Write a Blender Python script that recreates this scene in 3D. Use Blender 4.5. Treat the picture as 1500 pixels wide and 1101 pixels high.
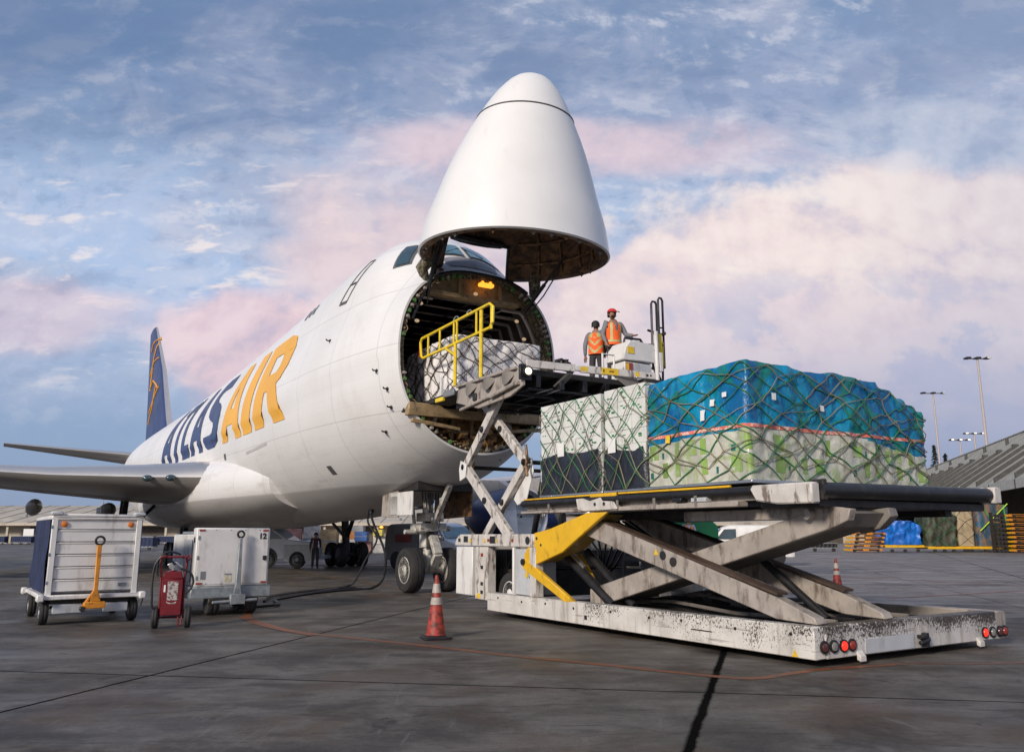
import bpy, bmesh, math, random
from math import sin, cos, pi, sqrt, radians, atan2, exp
from mathutils import Vector, Matrix, Quaternion, noise, geometry
random.seed(7)
SC = bpy.context.scene
for o in list(bpy.data.objects): bpy.data.objects.remove(o)
COL = SC.collection

# ------------------------------------------------------------ camera
cam = bpy.data.cameras.new('camera'); camo = bpy.data.objects.new('camera', cam); COL.objects.link(camo)
cam.sensor_width = 36; cam.lens = 36*1200/1500; cam.clip_end = 3000; cam.clip_start = .1
camo.location = (0, 0, 1.58); camo.rotation_euler = (radians(90)+math.atan((785-550.5)/1200), 0, 0)
SC.camera = camo
SC.render.resolution_x = 1024; SC.render.resolution_y = 751
SC.render.engine = 'CYCLES'
SC.view_settings.view_transform = 'Standard'; SC.view_settings.look = 'None'
SC.view_settings.gamma = 1; SC.view_settings.exposure = EXPOSURE = 0.78
SC.view_settings.use_curve_mapping = False

# ------------------------------------------------------------ node maths
class S:
    """a node socket that can be used in arithmetic"""
    def __init__(s, nt, sock): s.nt = nt; s.k = sock
    def m(s, op, *a, clamp=False):
        n = s.nt.nodes.new('ShaderNodeMath'); n.operation = op; n.use_clamp = clamp
        for i, v in enumerate((s,)+a):
            if isinstance(v, S): s.nt.links.new(v.k, n.inputs[i])
            else: n.inputs[i].default_value = v
        return S(s.nt, n.outputs[0])
    def __add__(s, o): return s.m('ADD', o)
    __radd__ = __add__
    def __sub__(s, o): return s.m('SUBTRACT', o)
    def __rsub__(s, o): return (s*-1)+o
    def __mul__(s, o): return s.m('MULTIPLY', o)
    __rmul__ = __mul__
    def __truediv__(s, o): return s.m('DIVIDE', o)
    def abs(s): return s.m('ABSOLUTE')
    def pow(s, p): return s.m('POWER', p)
    def clamp(s): return s.m('ADD', 0., clamp=True)
    def step(s, a, b):
        n = s.nt.nodes.new('ShaderNodeMapRange'); n.interpolation_type = 'SMOOTHSTEP'
        s.nt.links.new(s.k, n.inputs[0]); n.inputs[1].default_value = a; n.inputs[2].default_value = b
        return S(s.nt, n.outputs[0])
    def xyz(s):
        n = s.nt.nodes.new('ShaderNodeSeparateXYZ'); s.nt.links.new(s.k, n.inputs[0])
        return [S(s.nt, n.outputs[i]) for i in range(3)]
def setin(nt, inp, v):
    if isinstance(v, S): nt.links.new(v.k, inp)
    else: inp.default_value = v
def comb(nt, x, y, z):
    n = nt.nodes.new('ShaderNodeCombineXYZ')
    for i, v in enumerate((x, y, z)): setin(nt, n.inputs[i], v)
    return S(nt, n.outputs[0])
def mapping(vec, scale=(1, 1, 1), rot=(0, 0, 0), loc=(0, 0, 0)):
    n = vec.nt.nodes.new('ShaderNodeMapping'); vec.nt.links.new(vec.k, n.inputs[0])
    n.inputs[1].default_value = loc; n.inputs[2].default_value = rot; n.inputs[3].default_value = scale
    return S(vec.nt, n.outputs[0])
def noi(vec, scale=1, detail=4, rough=.5, dist=0):
    n = vec.nt.nodes.new('ShaderNodeTexNoise'); vec.nt.links.new(vec.k, n.inputs['Vector'])
    n.inputs['Scale'].default_value = scale; n.inputs['Detail'].default_value = detail
    n.inputs['Roughness'].default_value = rough; n.inputs['Distortion'].default_value = dist
    return S(vec.nt, n.outputs[0])
def mixc(nt, f, a, b):
    n = nt.nodes.new('ShaderNodeMix'); n.data_type = 'RGBA'
    for i, v in ((0, f), (6, a), (7, b)):
        if isinstance(v, S): nt.links.new(v.k, n.inputs[i])
        else: n.inputs[i].default_value = v if i == 0 else (*v[:3], 1)
    return S(nt, n.outputs[2])
def lin(h):
    c = [int(h[i:i+2], 16)/255 for i in (0, 2, 4)]
    return tuple(v/12.92 if v <= .04045 else ((v+.055)/1.055)**2.4 for v in c)

# ------------------------------------------------------------ world and sun
W = bpy.data.worlds.new('World'); SC.world = W; W.use_nodes = True
nt = W.node_tree; nt.nodes.clear()
SUN_EL, SUN_AZ = 24, 215     # azimuth measured clockwise from +Y
out = nt.nodes.new('ShaderNodeOutputWorld'); bg = nt.nodes.new('ShaderNodeBackground'); nt.links.new(bg.outputs[0], out.inputs[0])
sky = nt.nodes.new('ShaderNodeTexSky'); sky.sky_type = 'NISHITA'; sky.sun_disc = False
sky.sun_elevation = radians(SUN_EL); sky.sun_rotation = radians(SUN_AZ); sky.air_density = 1.2; sky.dust_density = 2.0
d = S(nt, nt.nodes.new('ShaderNodeTexCoord').outputs['Generated'])
x, y, z = d.xyz()
ya = y.abs().m('MAXIMUM', .25)
u = x/ya; v = z/ya                                   # like a horizontal panorama
zz = z.m('MAXIMUM', 0.)
k = 10*.60
def sc(h): return tuple(c*k for c in lin(h))
# clear-air colours by elevation, from the physical sky tinted by measured dusk tones
n = nt.nodes.new('ShaderNodeValToRGB'); nt.links.new(zz.k, n.inputs[0]); cr = n.color_ramp; cr.interpolation = 'EASE'
pts = [(0, '8096b8'), (.11, '869fc4'), (.18, '9eb2d2'), (.27, 'b2c4e0'), (.39, 'a8bddc'), (.48, '8ea6ca'), (.58, '7690b4'), (1., '5a7199')]
while len(cr.elements) < len(pts): cr.elements.new(.5)
for e, (p, h) in zip(cr.elements, pts): e.position = p; e.color = (*lin(h), 1)
mul = nt.nodes.new('ShaderNodeMix'); mul.data_type = 'RGBA'; mul.blend_type = 'MULTIPLY'; mul.inputs[0].default_value = 1
nt.links.new(n.outputs[0], mul.inputs[6]); mul.inputs[7].default_value = (k, k, k, 1)
base = S(nt, mul.outputs[2])
base = mixc(nt, .10, base, S(nt, sky.outputs[0]))
pl = comb(nt, x/(zz+.10), y/(zz+.10), 0.)
n1 = noi(mapping(pl, (.55, .9, 1), loc=(3.1, 1.7, 0)), 1.0, 7, .55, .3)
n2 = noi(mapping(pl, (1.9, 2.9, 1), loc=(.3, 8.7, 0)), 1.0, 6, .6, .2)
uv = comb(nt, u, v, 0.)
n3 = noi(mapping(uv, (1, 1.1, 1), loc=(5.2, .4, 0)), 5.2, 10, .56, .15)
n4 = noi(mapping(uv, (1, 1.9, 1), loc=(1.2, 3.4, 0)), 2.4, 6, .55, .6)
n6 = noi(mapping(uv, (1, 1.5, 1), loc=(7.2, 2.4, 0)), 7., 7, .6, .3)
def rel(scale, st, det, rgh, dst, loc, e=(.012, .016)):
    """noise and its light-from-upper-left relief"""
    p = noi(mapping(uv, (1, st, 1), loc=loc), scale, det, rgh, dst)
    q = noi(mapping(uv, (1, st, 1), loc=(loc[0]+e[0], loc[1]-e[1]*st, loc[2])), scale, det, rgh, dst)
    return p, (p-q)
# grey-lilac mottled layer, everywhere above the horizon
m1, r1_ = rel(6.5, 1.5, 8, .62, .35, (7.2, 2.4, 0)); m2, r2_ = rel(15, 1.9, 6, .6, .3, (1.2, 9.4, 0)); m3, r3_ = rel(3.0, 1.6, 8, .6, .5, (4.4, 6.1, 0))
up_ = v.step(.08, .32)
base = mixc(nt, m3.step(.38, .66)*.6*up_, base, sc('a9b0ca'))
base = mixc(nt, m1.step(.40, .66)*.5*up_, base, sc('bfc3d8'))
base = mixc(nt, (m2*.4+m1*.6).step(.45, .64)*.30*up_, base, sc('cfcfde'))
base = mixc(nt, (r1_*3+r2_*1.6+.5).step(.55, 1.0)*.5*up_, base, sc('dfe0ea'))
base = mixc(nt, (r1_*3+r2_*1.6+.5).step(.45, .0)*.5*up_, base, sc('8094b8'))
base = mixc(nt, v.step(.40, .66)*(n2.step(.35, .62)*.6+.15), base, sc('6a82a8'))
base = mixc(nt, (u*-1).step(.0, .5)*v.step(.40, .62)*.40, base, sc('5f7ba4'))
base = mixc(nt, m3.step(.56, .44)*(1-v.step(.36, .55))*v.step(.2, .3)*(1-u.step(-.1, .2))*.45, base, sc('a8c4ea'))
# small lit cloudlets, low left
lo = ((1-((u+.38)/.36).pow(2)).m('MAXIMUM', 0.))*((1-((v-.34)/.17).pow(2)).m('MAXIMUM', 0.))
n5 = noi(mapping(uv, (8.5, 22, 1), loc=(2.2, 5.1, 0)), 1.0, 6, .55, .25)
n7 = noi(mapping(uv, (12, 36, 1), loc=(7.2, 1.1, 0)), 1.0, 6, .55, .25)
base = mixc(nt, (n5.step(.47, .66)*lo.m('POWER', .5)).clamp()*.5, base, sc('c9cfe2'))
base = mixc(nt, (n7.step(.55, .68)*lo.m('POWER', .5)).clamp()*.85, base, sc('efe6e6'))
def blob(u0, v0, a, b, amp, lo_, hi, nz=None):
    e = 1-((u-u0)/a).pow(2)-((v-v0)/b).pow(2)
    return (e+((nz or n3)-.5)*amp).step(lo_, hi)
# pink cumulus banks with modelled light and shade
c3, rc = rel(5.2, 1.1, 10, .57, .15, (5.2, .4, 0), (.016, .02))
def bank(m, lit, mid, drk, amt):
    global base
    tone = mixc(nt, (rc*3.6+.5).step(.30, .75), sc(mid), sc(lit)); tone = mixc(nt, (rc*3.6+.5).step(.42, .05)*.8, tone, sc(drk))
    base = mixc(nt, m*amt, base, tone)
bank(blob(-.13, .32, .20, .20, 2.6, -.1, .9, c3), 'e9d5d7', 'dec9cf', 'bbbbce', .85)
bank(blob(-.33, .23, .15, .09, 2.6, .0, .6, c3), 'eed6da', 'e2c8d0', 'c0b4c8', .85)
bank(blob(-.60, .27, .18, .06, 2.6, .0, .9, c3), 'e0ccd6', 'd0bccb', 'aeb2cb', .55)
bank(blob(.05, .50, .34, .055, 2.2, -.1, .9, m3), 'e8d3da', 'ddc8d2', 'b5bcd0', .8)
bank(blob(.10, .24, .30, .14, 1.8, -.2, .9, c3), 'e6d4d8', 'dac8d0', 'bebfd2', .85)
bank(blob(.50, .285, .50, .22, 1.7, .12, .45, c3), 'f0e0de', 'e6d5d8', 'c9c6d8', .96)
bank(blob(.46, .385, .36, .09, 2.2, .1, .5, c3), 'f5e9e4', 'eddedc', 'd1c7d4', .85)
m = (m1.step(.50, .60)*(1-((v-.22)/.14).pow(2)).m('MAXIMUM', 0.)*u.step(.1, .35))
base = mixc(nt, m*.65, base, sc('b0b9d6'))
bank(blob(.60, .52, .22, .06, 2.2, 0, .7, c3), 'd8dbe6', 'c6cddd', '9caac6', .6)
base = mixc(nt, (1-v.step(.10, .36))*u.step(-.02, .3)*.80, base, sc('a9aeca'))
base = mixc(nt, (1-v.step(.06, .24))*u.step(.15, .5)*.75, base, sc('8f9cba'))
base = mixc(nt, u.step(.35, .66)*(v.step(.05, .2)*.0+.30), base, sc('a9b2cb'))
# horizon haze and ground side
base = mixc(nt, (1-v.step(.0, .14))*.55, base, sc('93a1bd'))
base = mixc(nt, (z*-1).step(0, .05), base, (.7, .65, .62))
nt.links.new(base.k, bg.inputs[0]); bg.inputs[1].default_value = .1

sl = bpy.data.lights.new('sun', 'SUN'); sl.energy = 2.0; sl.angle = radians(10); sl.color = (1, .89, .77)
so = bpy.data.objects.new('sun', sl); COL.objects.link(so)
az, el = radians(SUN_AZ), radians(SUN_EL)
dirv = Vector((sin(az)*cos(el), cos(az)*cos(el), sin(el)))
so.rotation_euler = dirv.to_track_quat('Z', 'Y').to_euler(); so.location = dirv*60

# ------------------------------------------------------------ materials
MATS = {}
def mat(name, col, rough=.5, metal=0., var=.12, dirt=None, dirt_amt=0., scale=3., streak=1., bump=0., bscale=30, coat=0., spec=.5, thresh=(.5, .7), emit=None, estr=0., alpha=1., trans=0.):
    m = bpy.data.materials.new(name); m.use_nodes = True; nt = m.node_tree
    b = nt.nodes['Principled BSDF']
    tc = S(nt, nt.nodes.new('ShaderNodeTexCoord').outputs['Object'])
    c = (*col, 1)
    if var > 0:
        f = noi(tc, scale*.6, 5, .6)
        lo = tuple(v*(1-var) for v in col); hi = tuple(min(1, v*(1+var)) for v in col)
        cs = mixc(nt, f.step(.3, .7), lo, hi)
    else: cs = None
    if dirt is not None:
        g = noi(mapping(tc, (scale, scale, scale/streak)), 1., 8, .68)
        gm = g.step(*thresh)*dirt_amt
        cs = mixc(nt, gm, cs if cs else col, dirt)
    if cs: nt.links.new(cs.k, b.inputs['Base Color'])
    else: b.inputs['Base Color'].default_value = c
    r = noi(tc, scale*2.3, 4, .6)*.25+(rough-.12)
    nt.links.new(r.clamp().k, b.inputs['Roughness'])
    b.inputs['Metallic'].default_value = metal; b.inputs['Coat Weight'].default_value = coat
    b.inputs['Specular IOR Level'].default_value = spec
    if bump:
        bn = nt.nodes.new('ShaderNodeBump'); bn.inputs['Strength'].default_value = bump; bn.inputs['Distance'].default_value = .02
        nt.links.new(noi(tc, bscale, 4, .6).k, bn.inputs['Height']); nt.links.new(bn.outputs[0], b.inputs['Normal'])
    if emit: b.inputs['Emission Color'].default_value = (*emit, 1); b.inputs['Emission Strength'].default_value = estr
    if trans: b.inputs['Transmission Weight'].default_value = trans
    MATS[name] = m
    return m
BR = (.10, .06, .035)
white = mat('white_paint', (.70, .69, .67), .42, var=.06, dirt=(.26, .22, .18), dirt_amt=.6, scale=3.2, streak=3.5, bump=.08, bscale=5)
whiteworn = mat('worn_white_paint', (.56, .53, .49), .5, var=.12, dirt=(.12, .085, .06), dirt_amt=.85, scale=7, streak=4, thresh=(.53, .62), bump=.15)
def chipmat(name, col, zmid, k, thr, sc_=24, kx=0.):
    m = mat(name, col, .5, var=.14); nt = m.node_tree; b = nt.nodes['Principled BSDF']
    tc = S(nt, nt.nodes.new('ShaderNodeTexCoord').outputs['Object']); x_, _, z_ = tc.xyz()
    src = b.inputs['Base Color'].links[0].from_socket; c = S(nt, src)
    big_ = noi(tc, 1.6, 3, .5)
    st = noi(mapping(tc, (7, 7, .9)), 1., 5, .6)
    c = mixc(nt, st.step(.5, .68)*.45, c, (.20, .15, .10))
    f = noi(mapping(tc, (1, 1, .62)), sc_, 8, .72)+(z_-zmid)*k+(big_-.5)*.45+x_*kx
    c = mixc(nt, f.step(thr, thr+.035)*.95, c, (.035, .026, .02))
    g2 = noi(tc, 70, 4, .7)+(z_-zmid)*k*.6
    c = mixc(nt, g2.step(.64, .68)*.8, c, (.08, .05, .035))
    sc2 = noi(mapping(tc, (1.2, 1.2, 16)), 1., 6, .7)
    c = mixc(nt, sc2.step(.60, .66)*.5, c, (.12, .10, .09))
    nt.links.new(c.k, b.inputs['Base Color']); return m
whitechip = chipmat('chipped_white_paint', (.60, .575, .53), .33, .36, .60, 38, .014)
whiterear = chipmat('rear_chipped_white_paint', (.55, .53, .50), .27, .66, .545, 36)
beige = mat('beige_grey_paint', (.36, .32, .28), .5, var=.14, dirt=(.08, .055, .04), dirt_amt=.8, scale=5, streak=3, thresh=(.48, .66))
beigedk = mat('greyish_brown_paint', (.20, .18, .16), .55, var=.15, dirt=(.06, .045, .035), dirt_amt=.7, scale=4, streak=2)
ltgrey = mat('light_grey_paint', (.48, .50, .52), .45, var=.06, dirt=(.2, .18, .16), dirt_amt=.4, scale=4, streak=3)
midgrey = mat('mid_grey_paint', (.20, .21, .225), .5, var=.1, dirt=(.07, .06, .05), dirt_amt=.5, scale=4)
darkmetal = mat('dark_greasy_steel', (.035, .032, .03), .5, .3, var=.3, dirt=(.10, .06, .035), dirt_amt=.6, scale=6)
blackst = mat('black_steel', (.02, .02, .022), .4, .2, var=.2, dirt=(.06, .05, .045), dirt_amt=.4, scale=6)
rubber = mat('tyre_rubber', (.022, .021, .021), .75, var=.2, dirt=(.07, .06, .055), dirt_amt=.4, scale=6, bump=.2)
yellow = mat('yellow_paint', (.72, .42, .015), .45, var=.08, dirt=(.16, .09, .03), dirt_amt=.5, scale=5, streak=2, thresh=(.55, .68))
yellowlt = mat('bright_yellow_paint', (.80, .58, .02), .4, var=.08, dirt=(.2, .13, .03), dirt_amt=.35, scale=8)
orange = mat('orange_paint', (.62, .24, .02), .5, var=.15, dirt=(.12, .05, .02), dirt_amt=.6, scale=9)
redp = mat('red_paint', (.15, .009, .014), .35, var=.15, dirt=(.08, .01, .012), dirt_amt=.6, scale=8, coat=.2)
conered = mat('cone_red_plastic', (.36, .038, .022), .55, var=.12, dirt=(.05, .018, .014), dirt_amt=.85, scale=9, thresh=(.45, .62))
conewhite = mat('cone_reflective_sleeve', (.40, .36, .32), .5, var=.1, dirt=(.14, .11, .09), dirt_amt=.7, scale=12)
chrome = mat('bare_steel', (.55, .54, .52), .3, .9, var=.1)
glassdk = mat('dark_glass', (.03, .06, .075), .12, 0., var=.3, scale=1.5, coat=.6)
glassblue = mat('windshield_glass', (.06, .17, .22), .1, 0., var=.35, scale=3, coat=.8)
navy = mat('navy_paint', (.016, .026, .10), .4, var=.1, scale=1)
navycloth = mat('navy_curtain', (.018, .028, .075), .8, var=.25, scale=4, bump=.4, bscale=6)
gold = mat('gold_orange_paint', (.80, .36, .015), .4, var=.07, scale=.6)
letnavy = mat('navy_letter_paint', (.03, .05, .145), .4, var=.08, scale=.6)
letgold = mat('gold_letter_paint', (.83, .42, .03), .4, var=.1, scale=.35)
galv = mat('galvanised_grey', (.26, .29, .31), .5, .3, var=.2, dirt=(.1, .1, .1), dirt_amt=.5, scale=10)
tan = mat('tan_primer', (.36, .26, .14), .5, .15, var=.2, dirt=(.10, .065, .035), dirt_amt=.85, scale=7)
brownlit = mat('lit_brown_bay', (.42, .23, .08), .6, var=.4, dirt=(.05, .03, .02), dirt_amt=.9, scale=6, thresh=(.48, .6))  # brighter copy of the stained brown, with the bay's light put into the colour
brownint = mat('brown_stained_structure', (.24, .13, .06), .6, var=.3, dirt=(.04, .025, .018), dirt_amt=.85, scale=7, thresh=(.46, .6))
doorint = mat('brown_liner', (.24, .135, .07), .65, var=.25, dirt=(.03, .02, .014), dirt_amt=.85, scale=3, streak=.6, thresh=(.42, .62))
rustdk = mat('dark_rust_brown', (.065, .042, .03), .6, var=.25, dirt=(.14, .08, .045), dirt_amt=.5, scale=9)
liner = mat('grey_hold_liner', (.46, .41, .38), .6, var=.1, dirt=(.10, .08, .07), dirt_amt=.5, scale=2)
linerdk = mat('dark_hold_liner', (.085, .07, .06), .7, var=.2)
greenprim = mat('green_primer', (.10, .24, .06), .6, var=.25, dirt=(.05, .06, .03), dirt_amt=.5, scale=9)
ringmat = mat('door_frame_mottled', (.20, .17, .11), .6, var=.35, dirt=(.02, .02, .014), dirt_amt=.92, scale=12, thresh=(.45, .54))
skin = mat('skin', (.32, .17, .11), .55, var=.08)
hair = mat('black_hair', (.012, .01, .01), .7, var=.2, bump=.3)
cloth_or = mat('orange_vest_cloth', (.90, .13, .02), .75, var=.12, scale=9)
cloth_st = mat('lime_grey_stripe', (.42, .48, .20), .6, var=.1)
cloth_gr = mat('grey_shirt_cloth', (.19, .20, .22), .85, var=.15, bump=.3)
cloth_dk = mat('dark_trouser_cloth', (.05, .047, .05), .85, var=.2, bump=.3)
cloth_red = mat('red_cap_cloth', (.55, .02, .02), .7, var=.1)
lampw = mat('lamp_glow_warm', (1, .9, .7), .4, var=0, emit=(1, .84, .5), estr=.9)
lampor = mat('lamp_glow_orange', (1, .5, .1), .4, var=0, emit=(1, .36, .03), estr=1.0)
lampred = mat('tail_light_lit', (.8, .02, .01), .3, var=0, emit=(1, .025, .012), estr=1.1)
lensdk = mat('tail_light_unlit', (.10, .03, .025), .2, var=.1, coat=.5)
lensgr = mat('reverse_lens_unlit', (.25, .24, .22), .2, var=.1, coat=.5)
amber = mat('amber_reflector', (.62, .17, .02), .3, var=.1, coat=.5)
redrefl = mat('red_reflector', (.30, .035, .02), .3, var=.1, coat=.4)
netgreen = mat('green_net_webbing', (.035, .16, .06), .8, var=.5, scale=3)
nettan = mat('tan_net_webbing', (.21, .19, .125), .8, var=.4, scale=3)
netdark = mat('dark_net_webbing', (.05, .035, .028), .8, var=.4, scale=3)
label_w = mat('white_label', (.75, .75, .73), .6, var=.05)
signyel = mat('warning_yellow', (.75, .50, .03), .5, var=.1, dirt=(.15, .1, .03), dirt_amt=.4, scale=10)
signblk = mat('marking_black', (.02, .02, .02), .5, var=.1)
concrete_w = mat('pale_wall', (.46, .41, .33), .8, var=.12, dirt=(.2, .17, .13), dirt_amt=.4, scale=.4)

# ------------------------------------------------------------ mesh builder
def rotm(ax, deg): return Matrix.Rotation(radians(deg), 4, ax)
class MB:
    def __init__(s): s.v = []; s.f = []; s.m = []
    def add(s, vs, fs, mi=0, M=None):
        b = len(s.v)
        for p in vs:
            p = Vector(p); s.v.append(M @ p if M else p)
        for f in fs: s.f.append([b+i for i in f]); s.m.append(mi)
        return s
    def box(s, x0, x1, y0, y1, z0, z1, mi=0, M=None):
        return s.add([(x, y, z) for x in (x0, x1) for y in (y0, y1) for z in (z0, z1)],
                     [(0, 1, 3, 2), (4, 6, 7, 5), (0, 4, 5, 1), (2, 3, 7, 6), (0, 2, 6, 4), (1, 5, 7, 3)], mi, M)
    def beam(s, p, q, w, h, up=(0, 0, 1), mi=0):
        p, q = Vector(p), Vector(q); dd = (q-p); L = dd.length; dd.normalize()
        up = Vector(up); sd = dd.cross(up)
        if sd.length < 1e-4: sd = dd.cross(Vector((1, 0, 0)))
        sd.normalize(); up = sd.cross(dd).normalized()
        M = Matrix((dd, sd, up)).transposed().to_4x4(); M.translation = p
        return s.box(0, L, -w/2, w/2, -h/2, h/2, mi, M)
    def tube(s, p, q, r, n=12, r2=None, mi=0, cap=True):
        p, q = Vector(p), Vector(q); r2 = r if r2 is None else r2
        dd = (q-p).normalized(); a = dd.orthogonal().normalized(); b = dd.cross(a)
        vs = [c+(a*cos(2*pi*i/n)+b*sin(2*pi*i/n))*rr for c, rr in ((p, r), (q, r2)) for i in range(n)]
        fs = [(i, (i+1) % n, n+(i+1) % n, n+i) for i in range(n)]
        if cap: fs += [tuple(range(n))[::-1], tuple(range(n, 2*n))]
        return s.add(vs, fs, mi)
    def path(s, pts, r, n=6, closed=False, mi=0):
        pts = [Vector(p) for p in pts]; N = len(pts); prev = None; vs = []
        for i, p in enumerate(pts):
            a = pts[(i-1) % N] if (closed or i > 0) else p; b = pts[(i+1) % N] if (closed or i < N-1) else p
            t = (b-a).normalized() if (b-a).length > 1e-9 else Vector((0, 0, 1))
            if prev is None: nrm = t.orthogonal().normalized()
            else:
                nrm = prev-t*prev.dot(t)
                nrm = nrm.normalized() if nrm.length > 1e-6 else t.orthogonal().normalized()
            prev = nrm; bn = t.cross(nrm); rr = r[i] if isinstance(r, (list, tuple)) else r
            vs += [p+(nrm*cos(2*pi*j/n)+bn*sin(2*pi*j/n))*rr for j in range(n)]
        fs = []
        for i in range(N if closed else N-1):
            k = (i+1) % N
            fs += [(i*n+j, i*n+(j+1) % n, k*n+(j+1) % n, k*n+j) for j in range(n)]
        if not closed: fs += [tuple(range(n))[::-1], tuple(range((N-1)*n, N*n))]
        return s.add(vs, fs, mi)
    def prism(s, poly, a, b, ax='y', mi=0, M=None):
        """poly in the two other axes (order kept), extruded along ax from a to b"""
        def P(u, v, w): return {'y': (u, w, v), 'x': (w, u, v), 'z': (u, v, w)}[ax]
        n = len(poly)
        vs = [P(u, v, a) for u, v in poly]+[P(u, v, b) for u, v in poly]
        fs = [tuple(range(n)), tuple(range(n, 2*n))[::-1]]+[(i, n+i, n+(i+1) % n, (i+1) % n) for i in range(n)]
        return s.add(vs, fs, mi, M)
    def lathe(s, prof, o=(0, 0, 0), ax=(0, 0, 1), n=24, mi=0, closed=False):
        o = Vector(o); ax = Vector(ax).normalized(); a = ax.orthogonal().normalized(); b = ax.cross(a)
        vs = [o+ax*h+(a*cos(2*pi*i/n)+b*sin(2*pi*i/n))*r for r, h in prof for i in range(n)]
        K = len(prof); fs = []
        for k in range(K if closed else K-1):
            k2 = (k+1) % K
            fs += [(k*n+i, k*n+(i+1) % n, k2*n+(i+1) % n, k2*n+i) for i in range(n)]
        if not closed:
            if prof[0][0] > 1e-4: fs.append(tuple(range(n))[::-1])
            if prof[-1][0] > 1e-4: fs.append(tuple(range((K-1)*n, K*n)))
        return s.add(vs, fs, mi)
    def loft(s, rings, closed=True, mi=0, cap=True):
        n = len(rings[0]); vs = [p for r in rings for p in r]; fs = []
        for k in range(len(rings)-1):
            for i in range(n if closed else n-1):
                j = (i+1) % n; fs.append((k*n+i, k*n+j, (k+1)*n+j, (k+1)*n+i))
        if cap and closed: fs += [tuple(range(n))[::-1], tuple(range((len(rings)-1)*n, len(rings)*n))]
        return s.add(vs, fs, mi)
    def ball(s, c, r, n=12, k=8, mi=0):
        if not isinstance(r, (tuple, list)): r = (r, r, r)
        rings = []
        for i in range(k+1):
            a = -pi/2+pi*i/k; ca = max(cos(a), 1e-3)
            rings.append([(c[0]+r[0]*ca*cos(2*pi*j/n), c[1]+r[1]*ca*sin(2*pi*j/n), c[2]+r[2]*sin(a)) for j in range(n)])
        return s.loft(rings, mi=mi)
    def grid(s, fn, nu, nv, mi=0):
        vs = [fn(i/nu, j/nv) for i in range(nu+1) for j in range(nv+1)]; w = nv+1
        fs = [(i*w+j, (i+1)*w+j, (i+1)*w+j+1, i*w+j+1) for i in range(nu) for j in range(nv)]
        if callable(mi):
            for f in fs: s.f.append([len(s.v)+q for q in f]); s.m.append(mi(sum((Vector(vs[q]) for q in f), Vector())/4))
            s.v += [Vector(p) for p in vs]; return s
        return s.add(vs, fs, mi)
    def build(s, name, mats, parent=None, off=(0, 0, 0), bevel=0, sharp=32, fix=True, label=None, merge=False):
        if not isinstance(mats, (list, tuple)): mats = [mats]
        off = Vector(off)
        me = bpy.data.meshes.new(name); me.from_pydata([tuple(p-off) for p in s.v], [], s.f)
        for mm in mats: me.materials.append(mm)
        me.polygons.foreach_set('material_index', s.m)
        if fix:
            bm = bmesh.new(); bm.from_mesh(me)
            if merge: bmesh.ops.remove_doubles(bm, verts=bm.verts, dist=1e-4)
            bmesh.ops.recalc_face_normals(bm, faces=bm.faces); bm.to_mesh(me); bm.free()
        me.polygons.foreach_set('use_smooth', [True]*len(me.polygons))
        me.set_sharp_from_angle(angle=radians(sharp)); me.update()
        o = bpy.data.objects.new(name, me); COL.objects.link(o)
        if parent is not None: o.parent = parent
        if bevel:
            b = o.modifiers.new('bevel', 'BEVEL'); b.width = bevel; b.segments = 1; b.limit_method = 'ANGLE'; b.angle_limit = radians(50)
        if label: o['label'] = label
        return o
def tag(o, label, cat, group=None):
    o['label'] = label; o['category'] = cat
    if group: o['group'] = group
    return o
def thing(name, label, cat, loc=(0, 0, 0), rz=0., group=None):
    o = bpy.data.objects.new(name, None); COL.objects.link(o); o.empty_display_size = .2
    o.location = loc; o.rotation_euler = (0, 0, rz)
    return tag(o, label, cat, group)
def struct(o, kind='structure'): o['kind'] = kind; return o
def copytree(o, parent=None):
    c = o.copy(); COL.objects.link(c)
    if parent is not None: c.parent = parent
    for ch in [q for q in bpy.data.objects if q.parent == o]: copytree(ch, c)
    return c

# aircraft frame: s forward from nose gear, t to port, z up
NX, NY = -2.40, 24.31; AH = radians(31.7); ROT = AH-pi/2
def Fr(s, t, z=0): return (NX+sin(AH)*s+cos(AH)*t, NY-cos(AH)*s+sin(AH)*t, z)
def fthing(name, label, cat, s, t, z=0, group=None):
    o = thing(name, label, cat, Fr(s, t, z), ROT, group); o_off = Vector((s, t, z)); return o, o_off
# ============================================================ GROUND
gm = bpy.data.materials.new('apron_concrete'); gm.use_nodes = True; nt = gm.node_tree; b = nt.nodes['Principled BSDF']
tc = S(nt, nt.nodes.new('ShaderNodeTexCoord').outputs['Object'])
gx, gy, gz = tc.xyz()
big = noi(tc, .10, 5, .6); med = noi(mapping(tc, (.9, 1.1, 1)), 1., 9, .7, .3); fine = noi(tc, 18, 6, .75); grit = noi(tc, 90, 3, .7)
strk = noi(mapping(tc, (.9, 4.5, 1), rot=(0, 0, radians(-10))), 1., 9, .75, .5)
col = mixc(nt, big.step(.3, .7), (.050, .044, .037), (.128, .115, .098))
sky_sheen = gx.step(1, 9)*gy.step(15, 26)
col = mixc(nt, sky_sheen*.75, col, (.25, .235, .225))  # grazing sky reflection painted into the concrete as a paler tone
col = mixc(nt, med.step(.44, .60)*.65, col, (.180, .163, .142))
col = mixc(nt, med.step(.47, .34)*.6, col, (.040, .035, .030))
col = mixc(nt, strk.step(.53, .62)*.65, col, (.036, .032, .028))
col = mixc(nt, fine.step(.50, .72)*.45, col, (.040, .036, .032))
col = mixc(nt, fine.step(.46, .28)*.30, col, (.19, .18, .165))
col = mixc(nt, grit.step(.62, .72)*.35, col, (.22, .21, .19))
brn = noi(tc, .42, 9, .7, .6); col = mixc(nt, brn.step(.50, .64)*.65, col, (.088, .057, .034))
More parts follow.
